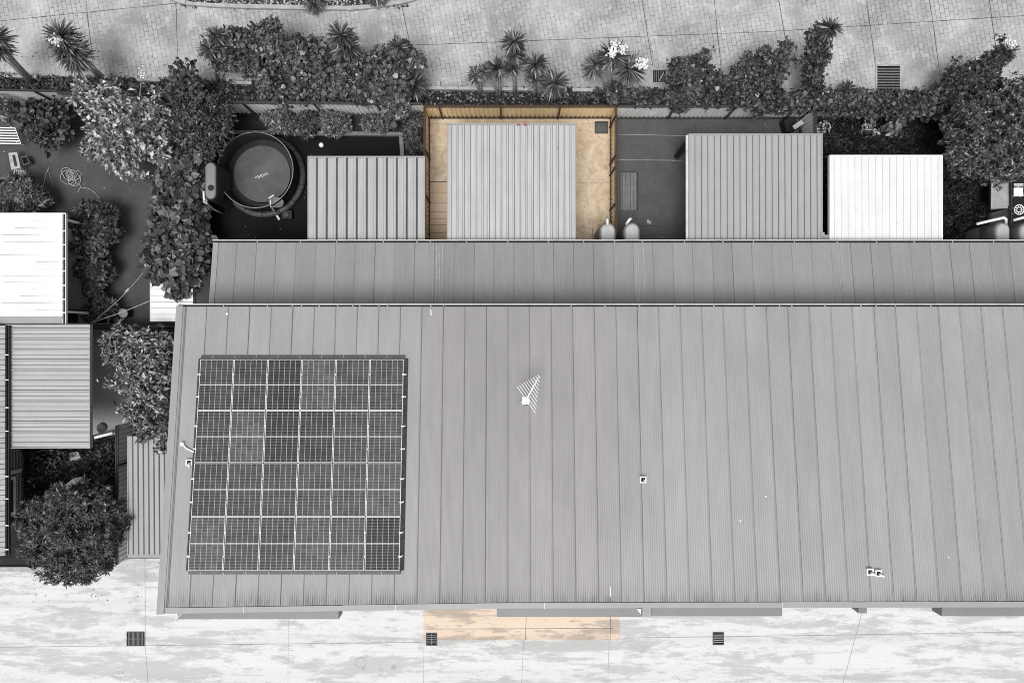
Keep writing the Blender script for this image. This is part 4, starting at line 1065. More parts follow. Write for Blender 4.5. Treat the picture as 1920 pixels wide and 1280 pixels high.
m = MB(); m.lathe([(1.48, .28), (1.20, .285), (1.19, .30)], cx, cy, 72); m.build('floor_shade_ring', 'black', t)  # black ring paints the wall's shade round the pool floor
m = MB(); m.lathe([(1.19, .302), (.6, .304), (.001, .304)], cx - .02, cy + .03, 72)
gp = G('pool_floor', .12, 0, .4); nn = gp.noise(gp.pos(), 1.4, 6, .65); M['pool_floor'] = gp.out(gp.mix(gp.mr(nn, .35, .7), .075, .115))
m.build('floor', 'pool_floor', t)
m = MB(); a, b = P(478, 331, .4), P(500, 324, .4)
for k in range(9):
    f = k / 8; w = .05 + .05 * math.sin(f * 3.1); x = a[0] + (b[0] - a[0]) * f; y = a[1] + (b[1] - a[1]) * f + .03 * math.sin(k * 2.1); m.bar((x - .03, y - w, .315), (x + .04, y + w * .4, .318), .035, .008)
tag(m.build('floating_leaves', 'pale_timber'), 'pale clump of leaf litter lying in the middle of the round pool', 'leaf litter')
# skimmer, hose and filter box
t = thing('pool_skimmer', 'dark skimmer hooked on the lower right rim of the round pool', 'skimmer', P(518, 380))
x, y, _ = P(517, 379, 1.0); m = MB(); m.lathe([(.001, .02), (.2, .02), (.26, .1), (.28, .1), (.24, -.1), (.12, -.16)], x, y, 20, .85, 1.1, .75); m.build('bucket', 'tank_dark', t, True)
m = MB(); m.bar(P(504, 372, 1.14), P(514, 366, 1.14), .05, .05); m.bar(P(507, 375, 1.1), P(508, 388, 1.05), .03, .03); m.build('hook', 'light_lip', t)
m = MB(); m.tube([P(508, 386, .9), P(514, 395, .5), P(519, 402, .15), P(523, 411, .05)], .045, 8); m.build('hose', 'tank_dark', t, True)
m = MB(); m.bar(P(518, 402, .14), P(524, 412, .12), .09, .05); m.build('nozzle', 'light_lip', t)
t = thing('pool_pump', 'small black pump box lying below the round pool', 'pump', P(541, 404))
x, y, _ = P(541, 403); m = MB(); m.box(x - .25, x + .22, y - .2, y + .18, .006, .22); m.build('case', 'black', t, bevel=.04)
m = MB(); m.lathe([(.11, .22), (.11, .27), (.001, .28)], x - .02, y - .02, 16); m.build('motor_cap', 'cloth', t)
# white ball on the pool yard
x, y, _ = P(604, 273.5); bpy.ops.mesh.primitive_uv_sphere_add(segments=24, ring_count=14, radius=.105, location=(x, y, .11))
o = bpy.context.object; o.name = o.data.name = 'ball'; o.data.materials.append(M['flower']); tag(o, 'white ball lying on the black ground of the pool yard', 'ball')
for p in o.data.polygons: p.use_smooth = True
# raised bed border
t = thing('bed_border', 'weathered timber border of the raised bed at the back of the pool yard', 'garden edging', P(630, 247))
m = MB(); zz = .18; m.prism(pxpoly([(400, 244), (756, 247.5), (756, 254.5), (400, 251)], zz), 0, zz); m.build('back_sleeper', 'timber', t, bevel=.01)
m = MB(); m.prism(pxpoly([(748, 255), (756, 255), (758, 300), (751, 300)], zz), 0, zz); m.build('side_sleeper', 'timber', t, bevel=.01)
slab('raised_bed_soil', [(396, 214), (802, 217), (802, 300), (758, 300), (756, 247), (396, 244)], 'soil', .07)

# ================================================================ YARD THINGS
# louvred mat lying in the dark yard
x0, x1, y0, y1 = XX(1165), XX(1194.5), YY(394), YY(324)
t = thing('drain_mat', 'ribbed dark metal sheet lying on the dark yard by the fence', 'metal sheet', ((x0 + x1) / 2, (y0 + y1) / 2, 0))
m = MB(); sheet(m, trapez(.115, .05, .04, .015), 'y', x0, x1, y0, .02, y1, .02); m.build('sheet', 'grate_light', t)
m = MB(); m.box(x0, x1, y1, y1 + .03, .006, .07); m.box(x1, x1 + .03, y0, y1 + .03, .006, .07); m.build('rim', 'post', t)
# dark corner post with brace at the patio cover in the dark yard
t = thing('rain_pipe', 'thick dark pipe leaning at the upper left corner of the dark yard patio cover', 'pipe', P(1268, 293)); m = MB(); m.tube([P(1267, 293, .02), P(1276, 280, 1.1), P(1288, 264, 2.15)], .075, 10); m.build('pipe', 'black', t, True)
# folded laundry lines and clutter at the back of dark yard
t = thing('lean_screen', 'dark folded screen propped in the corner behind the patio cover', 'screen', P(1480, 245)); m = MB(); m.bar(P(1472, 228, .05), P(1478, 250, .05), .5, .9); m.build('panel', 'black', t)
m = MB(); m.bar(P(1488, 240, 1.0), P(1505, 228, 1.15), .18, .04); m.build('arm', 'trim', t)

# slatted bench, planter and pots in the left corner
z = .45; t = thing('slatted_bench', 'white slatted bench in the upper left corner', 'bench', P(14, 256))
m = MB()
for k in range(7):
    py = 240 + k * 4.9; m.bar(P(-14, py - .5, z), P(29 + k * 1.7, py + .3, z), .045, .025)
m.build('seat_slats', 'white', t); m = MB()
m.bar(P(28, 239, z - .03), P(39.5, 270, z - .03), .03, .03); m.build('seat_edge', 'white', t)
for px, py in ((27, 241), (38, 269), (-10, 241), (-10, 269)):
    x, y, _ = P(px, py, .2); m = MB(); m.box(x - .02, x + .02, y - .02, y + .02, 0, z - .046); m.build('leg', 'white', t)
t = thing('trough_planter', 'pale rectangular trough standing below the slatted bench', 'planter', P(28, 302))
m = MB(); q = [(15.5, 287), (32, 285.5), (38.5, 315), (21, 318)]; q2 = [(22, 290), (27.5, 289.5), (32, 311), (26.5, 312)]
zz = .4; a, b = pxpoly(q, zz), pxpoly(q2, zz)
m.add([(x, y, 0.01) for x, y in a] + [(x, y, zz) for x, y in a] + [(x, y, zz - .02) for x, y in b] + [(x, y, .12) for x, y in b], [f for k in range(4) for f in ((k, (k+1) % 4, 4 + (k+1) % 4, 4 + k), (4 + k, 4 + (k+1) % 4, 8 + (k+1) % 4, 8 + k), (8 + k, 8 + (k+1) % 4, 12 + (k+1) % 4, 12 + k))] + [(12, 13, 14, 15)])
m.build('trough', 'pale_timber', t)
m = MB(); m.prism(pxpoly([(22.6, 291), (27.4, 290.5), (31.4, 310.5), (26.6, 311)], .3), .121, .2); m.build('soil', 'pit', t)
t = thing('plant_pot', 'dark square pot beside the pale trough', 'pot', P(48, 301))
m = MB(); zz = .32; a = pxpoly([(39, 294), (50, 292), (56, 306), (44, 310)], zz); c = np.mean(a, 0); b = [tuple(c + (np.array(p) - c) * .82) for p in a]
m.add([(x, y, .01) for x, y in b] + [(x, y, zz) for x, y in a] + [(x, y, zz) for x, y in b] + [(x, y, zz - .08) for x, y in b], [f for k in range(4) for f in ((k, (k+1) % 4, 4 + (k+1) % 4, 4 + k), (4 + k, 4 + (k+1) % 4, 8 + (k+1) % 4, 8 + k), (8 + k, 8 + (k+1) % 4, 12 + (k+1) % 4, 12 + k))])
m.build('pot', 'terracotta', t); m = MB(); m.prism([tuple(c + (np.array(p) - c) * .80) for p in a], .15, zz - .09); m.build('soil', 'pit', t)
t = thing('slatted_stool', 'small pale slatted stool below the trough', 'stool', P(36, 325))
m = MB(); z = .4
for k in range(5): m.bar(P(28 + k * 4, 318 + k * .4, z), P(26.5 + k * 4, 331 + k * .3, z), .055, .025)
m.build('seat', 'pale_timber', t)
for px, py in ((28, 320), (44, 321), (27, 329), (43, 330)): x, y, _ = P(px, py, .2); m = MB(); m.box(x - .02, x + .02, y - .02, y + .02, 0, z - .014); m.build('leg', 'pale_timber', t)
# hose
m = MB(); pts = []
for k in range(95):
    a = k * .42; f = k / 94; cx_ = 133 + 9 * math.sin(k * .13) ; cy_ = 331 + 6 * math.cos(k * .19); r = 6 + 7 * abs(math.sin(k * .27)) 
    pts.append(P(cx_ + r * math.cos(a), cy_ + r * .95 * math.sin(a), .03 + .05 * f))
m.tube(pts, .017, 6)
m.tube([P(x, y, .03) for x, y in ((138, 333), (145, 344), (152, 349), (150, 353), (147, 360), (144, 361))], .017, 6)
tag(m.build('garden_hose', 'rubber', None, True), 'pale tangled garden hose lying on the dark lawn', 'hose')
m = MB(); m.tube([P(x, y, .03) for x, y in ((150, 353), (158, 352), (168, 354), (177, 360), (184, 369), (191, 381))], .016, 6); tag(m.build('hose_length', 'rubber', None, True), 'curved loose end of hose right of the tangle', 'hose')
m = MB(); m.tube([P(x, y, .03) for x, y in ((206, 408), (211, 418), (211.5, 430), (209, 440), (201, 453), (193, 466), (186, 478))], .016, 6); tag(m.build('hose_length', 'rubber', None, True), 'bowed length of hose beside the dark shrub bed', 'hose')
m = MB(); m.tube([P(x, y, .03) for x, y in ((94, 312), (90, 318), (85, 332), (81, 350), (76, 362), (71, 373))], .015, 6); m.tube([P(x, y, .03) for x, y in ((91, 318), (95, 334), (100, 350))], .009, 5)
tag(m.build('hose_length', 'rubber', None, True), 'thin length of hose left of the tangle by the whorled shrub', 'hose')
# clothes lines and frame
zl = 1.7
m = MB(); a, b = np.array(P(277, 500, zl)), np.array(P(170, 607, 1.2)); m.tube([a + (b - a) * f - np.array((0, 0, .25 * math.sin(f * 3.14))) for f in np.linspace(0, 1, 12)], .012, 5)
c = a + (b - a) * .36 - np.array((0, 0, .2)); d = unit(b - a); m.tube([c, c + d * .08, c + d * .22, c + d * .3], [.012, .05, .05, .012], 8); tag(m.build('rope_line', 'rubber', None, True), 'thin rope with a spindle strung from the vine to the bottom fence', 'rope')
m = MB(); a, b = np.array(P(280, 564, zl)), np.array(P(168, 606, 1.3)); m.tube([a + (b - a) * f - np.array((0, 0, .15 * math.sin(f * 3.14))) for f in np.linspace(0, 1, 12)], .018, 5); tag(m.build('rope_line', 'kerb', None, True), 'pale taut line crossing above the bucket by the small white shed', 'rope')
t = thing('line_frame', 'thin metal frame lying by the bottom fence of the left lawn', 'frame', P(190, 602)); z = .6
m = MB(); q = [P(174, 596, z), P(203, 596, z), P(203, 607, z), P(174, 607, z), P(174, 596, z)]
for a, b in zip(q, q[1:]): m.bar(a, b, .025, .025)
m.build('frame', 'rubber', t)
m = MB()
for p in q[:4]: m.bar((p[0], p[1], 0), (p[0], p[1], z - .013), .02, .02)
m.build('leg', 'rubber', t)
t = thing('bucket', 'pale lidded bucket standing near the small white shed', 'bucket', P(243, 589))
x, y, _ = P(243, 588); m = MB(); m.lathe([(.16, .01), (.20, .45), (.21, .47), (.19, .48)], x, y, 24); m.build('tub', 'black', t, True)
m = MB(); m.lathe([(.20, .482), (.20, .50), (.15, .52), (.12, .535), (.001, .54)], x, y, 24); m.build('lid', 'kerb', t, True)
t = thing('garden_ornament', 'small pale bird-like ornament left of the lidded bucket', 'ornament', P(217, 584)); x, y, _ = P(217, 584)
m = MB(); m.tube([(x + .05, y - .15, .02), (x, y - .03, .18), (x + .02, y + .1, .38), (x + .09, y + .2, .46)], [.04, .11, .06, .02], 10); m.build('body', 'kerb', t, True)
m = MB(); m.tube([(x - .02, y - .05, .22), (x - .14, y - .04, .25), (x - .17, y + .05, .2)], [.05, .04, .01], 8); m.tube([(x + .03, y, .22), (x + .12, y + .1, .28), (x + .14, y + .2, .24)], [.05, .04, .01], 8); m.build('wing', 'kerb', t, True)
t = thing('bent_chair', 'overturned dark chair left of the lidded bucket', 'chair', P(222, 598)); m = MB(); m.bar(P(215, 590, .3), P(220, 604, .3), .2, .04); m.build('seat', 'grate_light', t)
m = MB(); m.bar(P(220, 603, .28), P(229, 607, .1), .16, .03); m.build('backrest', 'grate_light', t)
def potring(px, py, r, label):
    t = thing('plant_pot', label, 'pot', P(px, py)); x, y, _ = P(px, py, .35)
    m = MB(); m.lathe([(r * .7, .01), (r, .34), (r, .36), (r * .84, .36), (r * .8, .28)], x, y, 28); m.build('pot', 'kerb', t, True)
    m = MB(); m.lathe([(r * .79, .28), (.001, .28)], x, y, 28); m.build('soil', 'pit', t)
potring(162, 548, .27, 'big round pale pot among the shrubs right of the white patio roof')
potring(148, 486, .17, 'small pale pot peeping from the shrubs beside the white patio roof')
slab('house_side_path', [(118, 425), (150, 425), (150, 480), (165, 560), (168, 610), (118, 610)], 'grey_slab', .010)
t = thing('dark_crate', 'open black crate on the path at the lower end of the white patio roof', 'crate', P(135, 593)); x0, x1, y0, y1 = XX(124), XX(147), YY(604), YY(580)
m = MB(); m.box(x0, x1, y0, y0 + .03, 0, .45); m.box(x0, x1, y1 - .03, y1, 0, .45); m.box(x0, x0 + .03, y0 + .031, y1 - .031, 0, .45); m.box(x1 - .03, x1, y0 + .031, y1 - .031, 0, .45); m.box(x0 + .031, x1 - .031, y0 + .031, y1 - .031, 0.02, .05); m.build('crate', 'black', t)

# small left garden
t = thing('cardboard_box', 'pale opened box lying in the small left garden above the big tree', 'box', P(136, 908))
m = MB(); a, b, c, d = P(110, 917, .35), P(137, 897, .45), P(144, 905, .3), P(120, 921, .25); m.add([a, b, c, d, (a[0], a[1], .02), (b[0], b[1], .02), (c[0], c[1], .02), (d[0], d[1], .02)], [(0, 1, 2, 3), (0, 4, 5, 1), (2, 6, 7, 3), (1, 5, 6, 2), (3, 7, 4, 0)]); m.build('side', 'light_lip', t)
m = MB(); a, b, c, d = P(137.5, 896.5, .47), P(152, 893.5, .40), P(163, 908, .3), P(144.5, 905, .32); m.add([a, b, c, d, (a[0], a[1], .02), (b[0], b[1], .02), (c[0], c[1], .02), (d[0], d[1], .02)], [(3, 2, 1, 0), (0, 1, 5, 4), (1, 2, 6, 5), (2, 3, 7, 6)]); m.build('flap', 'kerb', t)
m = MB(); m.bar(P(178, 820, .25), P(212, 811.5, .3), .11, .10); tag(m.build('white_beam', 'white'), 'white beam lying below the grey side slab', 'beam')
t = thing('stone_slab', 'pale stone slab half buried in the small left garden', 'stone', P(141, 857)); m = MB(); m.prism(pxpoly([(130, 849), (146, 846), (154, 861), (131, 864)], .1), 0, .12); m.build('slab', 'kerb', t, bevel=.02)
t = thing('pot_saucer', 'dark bowl on the grey side slab near the white beam', 'bowl', P(193, 802)); x, y, _ = P(193, 802); m = MB(); m.lathe([(.12, .01), (.2, .12), (.18, .12), (.1, .04), (.001, .04)], x, y, 20); m.build('bowl', 'iron', t, True)

# right edge clutter: pale chair and round wire table
t = thing('garden_chair', 'white garden chair at the right edge of the picture', 'chair', P(1912, 360)); z = .45
m = MB(); m.prism(pxpoly([(1901, 352), (1918, 352), (1919, 368), (1901, 368)], z), z - .04, z); m.build('seat', 'white', t, bevel=.01)
m = MB(); m.add([P(1901, 350, .47), P(1919, 350, .47), P(1919, 346, .95), P(1901, 346, .95), P(1901, 348.5, .47), P(1919, 348.5, .47), P(1919, 344.5, .95), P(1901, 344.5, .95)], [(0, 1, 2, 3), (7, 6, 5, 4), (3, 2, 6, 7), (0, 3, 7, 4), (1, 5, 6, 2)]); m.build('backrest', 'white', t)
for px, py in ((1902, 353), (1917, 353), (1902, 367), (1918, 367)): x, y, _ = P(px, py, .2); m = MB(); m.box(x - .02, x + .02, y - .02, y + .02, 0, z - .041); m.build('leg', 'white', t)
t = thing('wire_table', 'round white lattice table below the white chair at the right edge', 'table', P(1910, 393)); x, y, _ = P(1911, 393, .6)
m = MB(); m.lathe([(.20 + .02 * math.cos(a), .6 + .015 * math.sin(a)) for a in np.linspace(0, 6.283, 7)], x, y, 28); m.lathe([(.10 + .015 * math.cos(a), .6 + .012 * math.sin(a)) for a in np.linspace(0, 6.283, 7)], x, y, 20)
for k in range(10): a = k * .628; m.tube([(x + .1 * math.cos(a), y + .1 * math.sin(a), .6), (x + .2 * math.cos(a), y + .2 * math.sin(a), .6)], .015, 5)
m.build('top', 'white', t); m = MB()
for k in range(3): a = k * 2.094; m.tube([(x + .08 * math.cos(a), y + .08 * math.sin(a), .58), (x + .2 * math.cos(a), y + .2 * math.sin(a), 0)], .014, 6)
m.build('leg', 'white', t)
t = thing('trellis_frame', 'dark square frame leaning on the grey fence at the right edge', 'frame', P(1860, 360)); m = MB()
q = [P(1858, 332, 1.0), P(1894, 330, 1.3), P(1892, 391, 1.3), P(1857, 393, .9)]
for a, b in zip(q, q[1:] + q[:1]): m.bar(a, b, .03, .03)
m.build('frame', 'post', t); m = MB(); m.add(q, [(3, 2, 1, 0)]); m.add([(a, b, c - .02) for a, b, c in q], [(0, 1, 2, 3)]); m.build('sheet', 'fence_grey', t)

# ================================================================ PLANTS
def shrub(name, label, cat, blobs, base=None, group=None, style='crown', mat='leaf_ivy', limb_r=.05, **k):
    bl = blobs_px(blobs, k.pop('zf', .9), k.pop('grow', .09 if style == 'crown' else .0))
    if base: b = P(*base)
    else: b = (sum(q[0] for q in bl) / len(bl), sum(q[1] for q in bl) / len(bl), 0)
    t = thing(name, label, cat, (b[0], b[1], 0), group)
    limbs(t, (b[0], b[1], 0), bl, limb_r, k.pop('lmat', 'bark'), twig=k.pop('twig', 10 if name == 'tree' else 0), name='trunk' if name == 'tree' else 'stem')
    (crown if style == 'crown' else rosettes)('crown' if name == 'tree' else 'foliage', mat, t, bl, **k)
    return t
IV = dict(gap=1.9, grow=.07, L=.13, W=.11, clump=.19, broad=True, dens=270, flat=.8, inner=.28, rough=.25, fold=.12)
IG = 'ivy-covered shrubs along the rear driveway'
# rear strip, left to right
shrub('ivy_shrub', 'broad ivy mound left of the tall yucca behind the round pool', 'shrub', [(405,88,26,2.0),(440,78,32,2.2),(480,75,30,2.1),(505,62,26,2.2),(415,112,24,1.8),(455,108,28,1.9),(500,112,40,2.1),(545,95,32,2.1),(515,150,34,1.8),(555,140,38,2.0)], group=IG, **IV)
shrub('ivy_shrub', 'ivy mound climbing the yucca with upright leaf tuft behind the pool yard', 'shrub', [(588,95,32,2.1),(612,112,36,2.1),(645,85,26,2.5),(652,112,26,2.2),(600,145,36,1.9),(570,165,26,1.8),(640,150,32,1.9),(530,172,24,1.8)], group=IG, **IV)
shrub('ivy_shrub', 'ivy mound with a dark gap beside the upper left corner of the tan yard', 'shrub', [(696,118,26,2.0),(722,108,26,2.1),(752,98,26,2.3),(770,112,20,2.1),(740,140,34,2.1),(700,165,30,1.9),(742,185,26,1.8),(748,206,18,1.6),(676,168,20,1.8)], group=IG, **IV)
shrub('ivy_shrub', 'rounded dark shrub growing over the fence left of the round pool', 'shrub', [(345,142,24,2.0),(356,165,24,1.9),(335,168,20,1.8)], group=IG, mat='leaf_ivy_dark', **{k: v for k, v in IV.items()})
IV2 = dict(IV, L=.105, W=.09, clump=.16, dens=380, mat='leaf_ivy_dark')
shrub('ivy_shrub', 'blocky ivy mound with a pointed top beside the driveway pit', 'shrub', [(1278,130,24,2.0),(1280,158,26,1.8),(1305,125,22,2.1),(1322,104,15,2.4),(1316,150,30,2.0),(1342,156,24,1.8),(1332,172,26,1.7),(1366,172,20,1.6),(1290,180,24,1.6)], group=IG, **IV2)
shrub('ivy_shrub', 'ivy mound with a horn-like ivy stub at its upper right', 'shrub', [(1384,146,20,1.9),(1410,122,24,2.1),(1436,108,22,2.3),(1440,132,26,2.1),(1405,152,30,1.9),(1440,160,26,1.8),(1468,110,14,2.3),(1474,90,15,2.6),(1460,135,15,2.0),(1375,180,22,1.6)], group=IG, **IV2)
shrub('ivy_column', 'tall leaning ivy-clad trunk topped by a spiky yucca tuft', 'ivy column', [(1535,58,14,3.0),(1540,72,18,2.8),(1538,92,22,2.5),(1534,112,21,2.2),(1530,132,20,1.9),(1527,150,18,1.6),(1525,168,16,1.3),(1500,112,7,2.2),(1492,114,6,2.2)], base=(1524,178), zf=.8, **dict(IV2, inner=.2))
shrub('ivy_shrub', 'leaning ivy-clad mound with white blossom at its tip near the right edge', 'shrub', [(1805,145,26,1.9),(1808,172,28,1.7),(1835,138,26,2.1),(1850,122,20,2.3),(1868,108,18,2.5),(1882,98,14,2.7),(1842,165,30,1.9),(1860,150,20,1.9),(1790,116,6,2.1),(1878,76,7,2.8)], group=IG, **IV2)
# ivy hanging over the fence
def ivy_strip(label, x0, x1, y0, y1, z, r, mat='leaf_ivy_dark', step=17):
    bl = []; x = x0
    while x < x1:
        f = (x - x0) / (x1 - x0); bl.append((x, y0 + (y1 - y0) * f + random.uniform(-3, 3), r * random.uniform(.75, 1.2), z + random.uniform(-.15, .25))); x += step
    return shrub('ivy_hedge', label, 'hedge', bl, None, 'ivy draped along the back fence', **dict(IV2, mat=mat))
ivy_strip('ivy spilling over the fence between the tan and dark yards and the pit', 1150, 1300, 178, 190, 1.55, 15)
ivy_strip('thin ivy fringe along the back fence of the dark yard', 1310, 1425, 187, 188, 1.5, 11)
ivy_strip('long ivy blanket over the fence behind the white carport', 1425, 1800, 190, 190, 1.75, 22)
ivy_strip('second ivy layer hanging in front of the long ivy blanket', 1640, 1790, 206, 204, 1.3, 14)
ivy_strip('ivy tangle on the fence behind the raised bed', 440, 690, 180, 181, 1.25, 9)
ivy_strip('leafy tangle over the pale fence in the top left corner', 150, 330, 158, 168, 1.3, 11, 'leaf_mid')
# low planting between kerb and fence
def ground_cover(label, x0, x1, dens, mat):
    n = int((x1 - x0) * dens); px = rng.uniform(x0, x1, n); lo = np.array([kerb_y(a) for a in px]) + 1; py = lo - 5 + rng.random(n) ** 1.3 * (40)
    q = np.array([P(a, b, .1) for a, b in zip(px, py)]); k = rng.normal(size=(1, 3)); hgt = .1 + .22 * (np.sin(px * .09) * .5 + .5) * (np.sin(px * .031 + 2) * .5 + .6) + rng.uniform(0, .12, n)
    q[:, 2] = hgt * rng.random(n)
    nm = unit(rng.normal(size=(n, 3)) * .6 + (0, 0, .8)); ax = rng.normal(size=(n, 3)) * (1, 1, .4)
    V, f = leaf_mesh(q, ax, nm, rng.uniform(.09, .2, n), rng.uniform(.05, .11, n), .2, False, .1)
    o = mesh_np('ground_cover', V, f, mat); tag(o, label, 'ground cover', kind='stuff'); return o
ground_cover('low creeping plants in the strip along the rear driveway, left half', -60, 800, 11, 'leaf_ivy_dark')
ground_cover('sparse weeds and litter in the strip above the tan yard', 800, 1070, 3.5, 'leaf_mid')
ground_cover('low creeping plants in the strip along the rear driveway, right half', 1065, 2000, 10, 'leaf_ivy_dark')
slab('strip_soil', [(-600, 140), (0, 148), (475, 162), (800, 172), (1020, 175), (1640, 180), (2600, 189), (2600, 218), (803, 218), (396, 213), (-600, 186)], 'soil', .05)

# yuccas
yucca(0, 75, 40, 2.5, (62, 156), 'yucca cut by the left edge with a thick leaning trunk', heads=[(-8, 72, 26, 2.6), (-6, 92, 24, 2.3)], trunk_r=.11)
yucca(0, 0, 0, 0, (202, 156), 'large leaning yucca with a white bloom at the upper left', heads=[(114, 68, 27, 2.75), (125, 84, 29, 2.6), (136, 98, 29, 2.4), (144, 110, 27, 2.2)], flowers=[(105, 78, 12, 2.95)], trunk_r=.10, n=95)
yucca(0, 0, 0, 0, (640, 190), 'upright yucca tuft emerging from the ivy behind the pool yard', heads=[(640, 66, 24, 2.9), (650, 88, 24, 2.6)])
yucca(0, 0, 0, 0, (745, 190), 'small yucca tuft on top of the ivy mound with the dark gap', heads=[(748, 88, 18, 2.6)], n=60)
yucca(0, 0, 0, 0, (410, 160), 'yucca tuft sticking out at the far left of the broad ivy mound', heads=[(404, 66, 17, 2.5), (392, 92, 17, 2.2)], n=60)
yucca(0, 0, 0, 0, (770, 190), 'dark yucca tuft beside the marker block of the kerb', heads=[(775, 160, 24, 1.1)], n=80)
yucca(0, 0, 0, 0, (900, 180), 'small pale yucca leftmost of the row above the tan yard', heads=[(893, 141, 16, 1.3), (906, 136, 14, 1.4)], n=55)
yucca(0, 0, 0, 0, (938, 182), 'yucca with a pale star-shaped heart, second in the row above the tan yard', heads=[(934, 130, 21, 1.5), (914, 133, 15, 1.3)], n=70)
yucca(0, 0, 0, 0, (965, 184), 'tall slender yucca standing highest above the tan yard', heads=[(964, 78, 21, 2.9), (966, 104, 17, 2.4), (960, 126, 16, 1.9)], n=70)
yucca(0, 0, 0, 0, (1003, 184), 'yucca with a second tuft below its head, right of the tall slender one', heads=[(1004, 121, 21, 1.9), (1003, 148, 15, 1.2)], n=75)
yucca(0, 0, 0, 0, (1043, 184), 'stout yucca nearest to the top edge of the tan yard', heads=[(1038, 157, 24, 1.2)], n=90)
yucca(0, 0, 0, 0, (1140, 180), 'broad three-headed yucca with white blooms left of the driveway pit', heads=[(1150, 105, 27, 2.2), (1117, 123, 23, 1.9), (1180, 130, 29, 1.9)], flowers=[(1147, 97, 10, 2.6), (1170, 92, 9, 2.6), (1153, 84, 8, 2.7), (1203, 120, 11, 2.3)], n=85)
yucca(0, 0, 0, 0, (1528, 176), 'spiky yucca tuft on top of the tall ivy-clad trunk', heads=[(1556, 54, 20, 3.3)], n=60)
yucca(0, 0, 0, 0, (1850, 182), 'yucca with a white bloom at the tip of the leaning ivy mound', heads=[(1888, 96, 17, 2.7)], flowers=[(1896, 86, 8, 2.95), (1888, 80, 6, 2.95)], n=50)
yucca(0, 0, 0, 0, (1758, 182), 'low dark grassy tuft left of the leaning ivy mound', heads=[(1760, 172, 16, .5)], n=60)
yucca(0, 0, 0, 0, (590, 6), 'tuft of strappy leaves in the gravel island, left one', heads=[(587, 4, 17, .5)], n=60)
yucca(0, 0, 0, 0, (705, -6), 'tuft of strappy leaves in the gravel island, right one', heads=[(705, -6, 17, .5)], n=60)
yucca(0, 0, 0, 0, (1152, 182), 'low dark tuft under the broad three-headed yucca', heads=[(1150, 166, 15, .6)], n=55)
yucca(0, 0, 0, 0, (1590, 181), 'low scruffy tuft beside the tall ivy-clad trunk', heads=[(1588, 166, 13, .5)], n=40)

# left lawn
shrub('tree', 'pale feathery flowering tree in front of the top left fence', 'tree', [(150,182,26,2.4),(180,200,36,2.8),(222,192,34,2.9),(262,205,34,2.7),(290,228,32,2.5),(235,232,40,3.1),(185,240,34,2.7),(200,275,34,2.5),(240,270,34,2.7),(285,268,32,2.5),(300,296,24,2.2),(232,310,26,2.0),(262,325,18,1.7),(168,282,20,2.0),(198,160,18,2.4),(152,160,14,2.2)], base=(225,262), mat='leaf_pale', L=.15, W=.085, clump=.17, dens=95, inner=.65, gap=6.0, rough=.35, grow=.06, lmat='bark_pale', twig=26, limb_r=.07)
shrub('shrub', 'dark round-leaved shrub in the upper left corner above the slatted bench', 'shrub', [(62,210,26,1.6),(92,205,26,1.6),(78,240,30,1.7),(105,238,24,1.5),(58,238,20,1.3),(95,258,20,1.2)], mat='leaf_ivy_dark', L=.17, W=.14, clump=.2, dens=190, broad=True, inner=.3)
shrub('shrub', 'small dark flowering shrub at the left edge by the slatted bench', 'shrub', [(8,205,22,1.2),(30,215,14,1.0),(0,190,14,1.1)], mat='leaf_mid', L=.13, W=.08, clump=.16, dens=200)
shrub('tree', 'dense dark tree between the flowering tree and the round pool', 'tree', [(352,198,32,2.6),(388,200,30,2.6),(412,222,26,2.4),(372,232,38,2.8),(400,252,28,2.4),(350,262,32,2.4),(385,280,26,2.2),(340,225,26,2.4),(408,190,22,2.2)], mat='leaf_fine', L=.14, W=.06, clump=.17, dens=300, inner=.45, gap=2.8, rough=.3)
shrub('vine', 'broad-leaved vine sprawling down the fence onto the small white shed', 'vine', [(320,290,34,1.9),(345,320,34,2.0),(330,375,34,1.9),(338,400,30,2.0),(300,470,30,1.9),(310,430,34,1.9),(352,300,30,2.0),(344,335,32,2.1),(318,345,30,1.9),(338,375,34,2.1),(310,400,28,1.8),(335,420,40,2.1),(325,460,40,2.1),(345,455,24,2.0),(300,445,24,1.8),(345,490,34,2.15),(310,500,30,2.1),(285,485,18,1.8),(352,510,25,2.15),(330,522,26,2.1),(302,513,24,2.1),(338,540,14,1.95)], base=(365,400), mat='leaf_broad', L=.21, W=.19, clump=.22, dens=150, gap=1.7, grow=.04, broad=True, inner=.25, flat=.9, fold=.1)
shrub('shrub', 'whorled rhododendron-like shrub at the left edge above the white patio roof', 'shrub', [(30,352,26,1.4),(52,368,24,1.4),(15,378,22,1.3),(40,385,22,1.2),(8,350,16,1.2)], style='ros', mat='leaf_mid', L=.25, W=.085, clump=.22, nl=10)
shrub('shrub', 'tall bedded shrub at the upper right corner of the white patio roof', 'shrub', [(150,402,24,1.3),(178,398,22,1.4),(196,405,18,1.3),(165,425,28,1.5),(192,432,22,1.4)], style='ros', mat='leaf_fine', L=.22, W=.075, clump=.2, nl=10)
shrub('shrub', 'middle shrub with pale blossoms in the bed beside the white patio roof', 'shrub', [(155,455,24,1.3),(180,458,22,1.3),(172,478,22,1.2),(140,465,14,1.0)], mat='leaf_mid', L=.18, W=.08, clump=.18, dens=190)
shrub('shrub', 'lower round shrub in the bed beside the white patio roof', 'shrub', [(160,505,20,1.2),(180,508,20,1.2),(168,522,18,1.0)], style='ros', mat='leaf_fine', L=.2, W=.08, clump=.18, nl=9)
shrub('shrub', 'little shrub growing through the big round pale pot', 'shrub', [(168,545,13,1.0),(176,532,10,.8)], style='ros', mat='leaf_fine', L=.2, W=.07, clump=.18, nl=9)
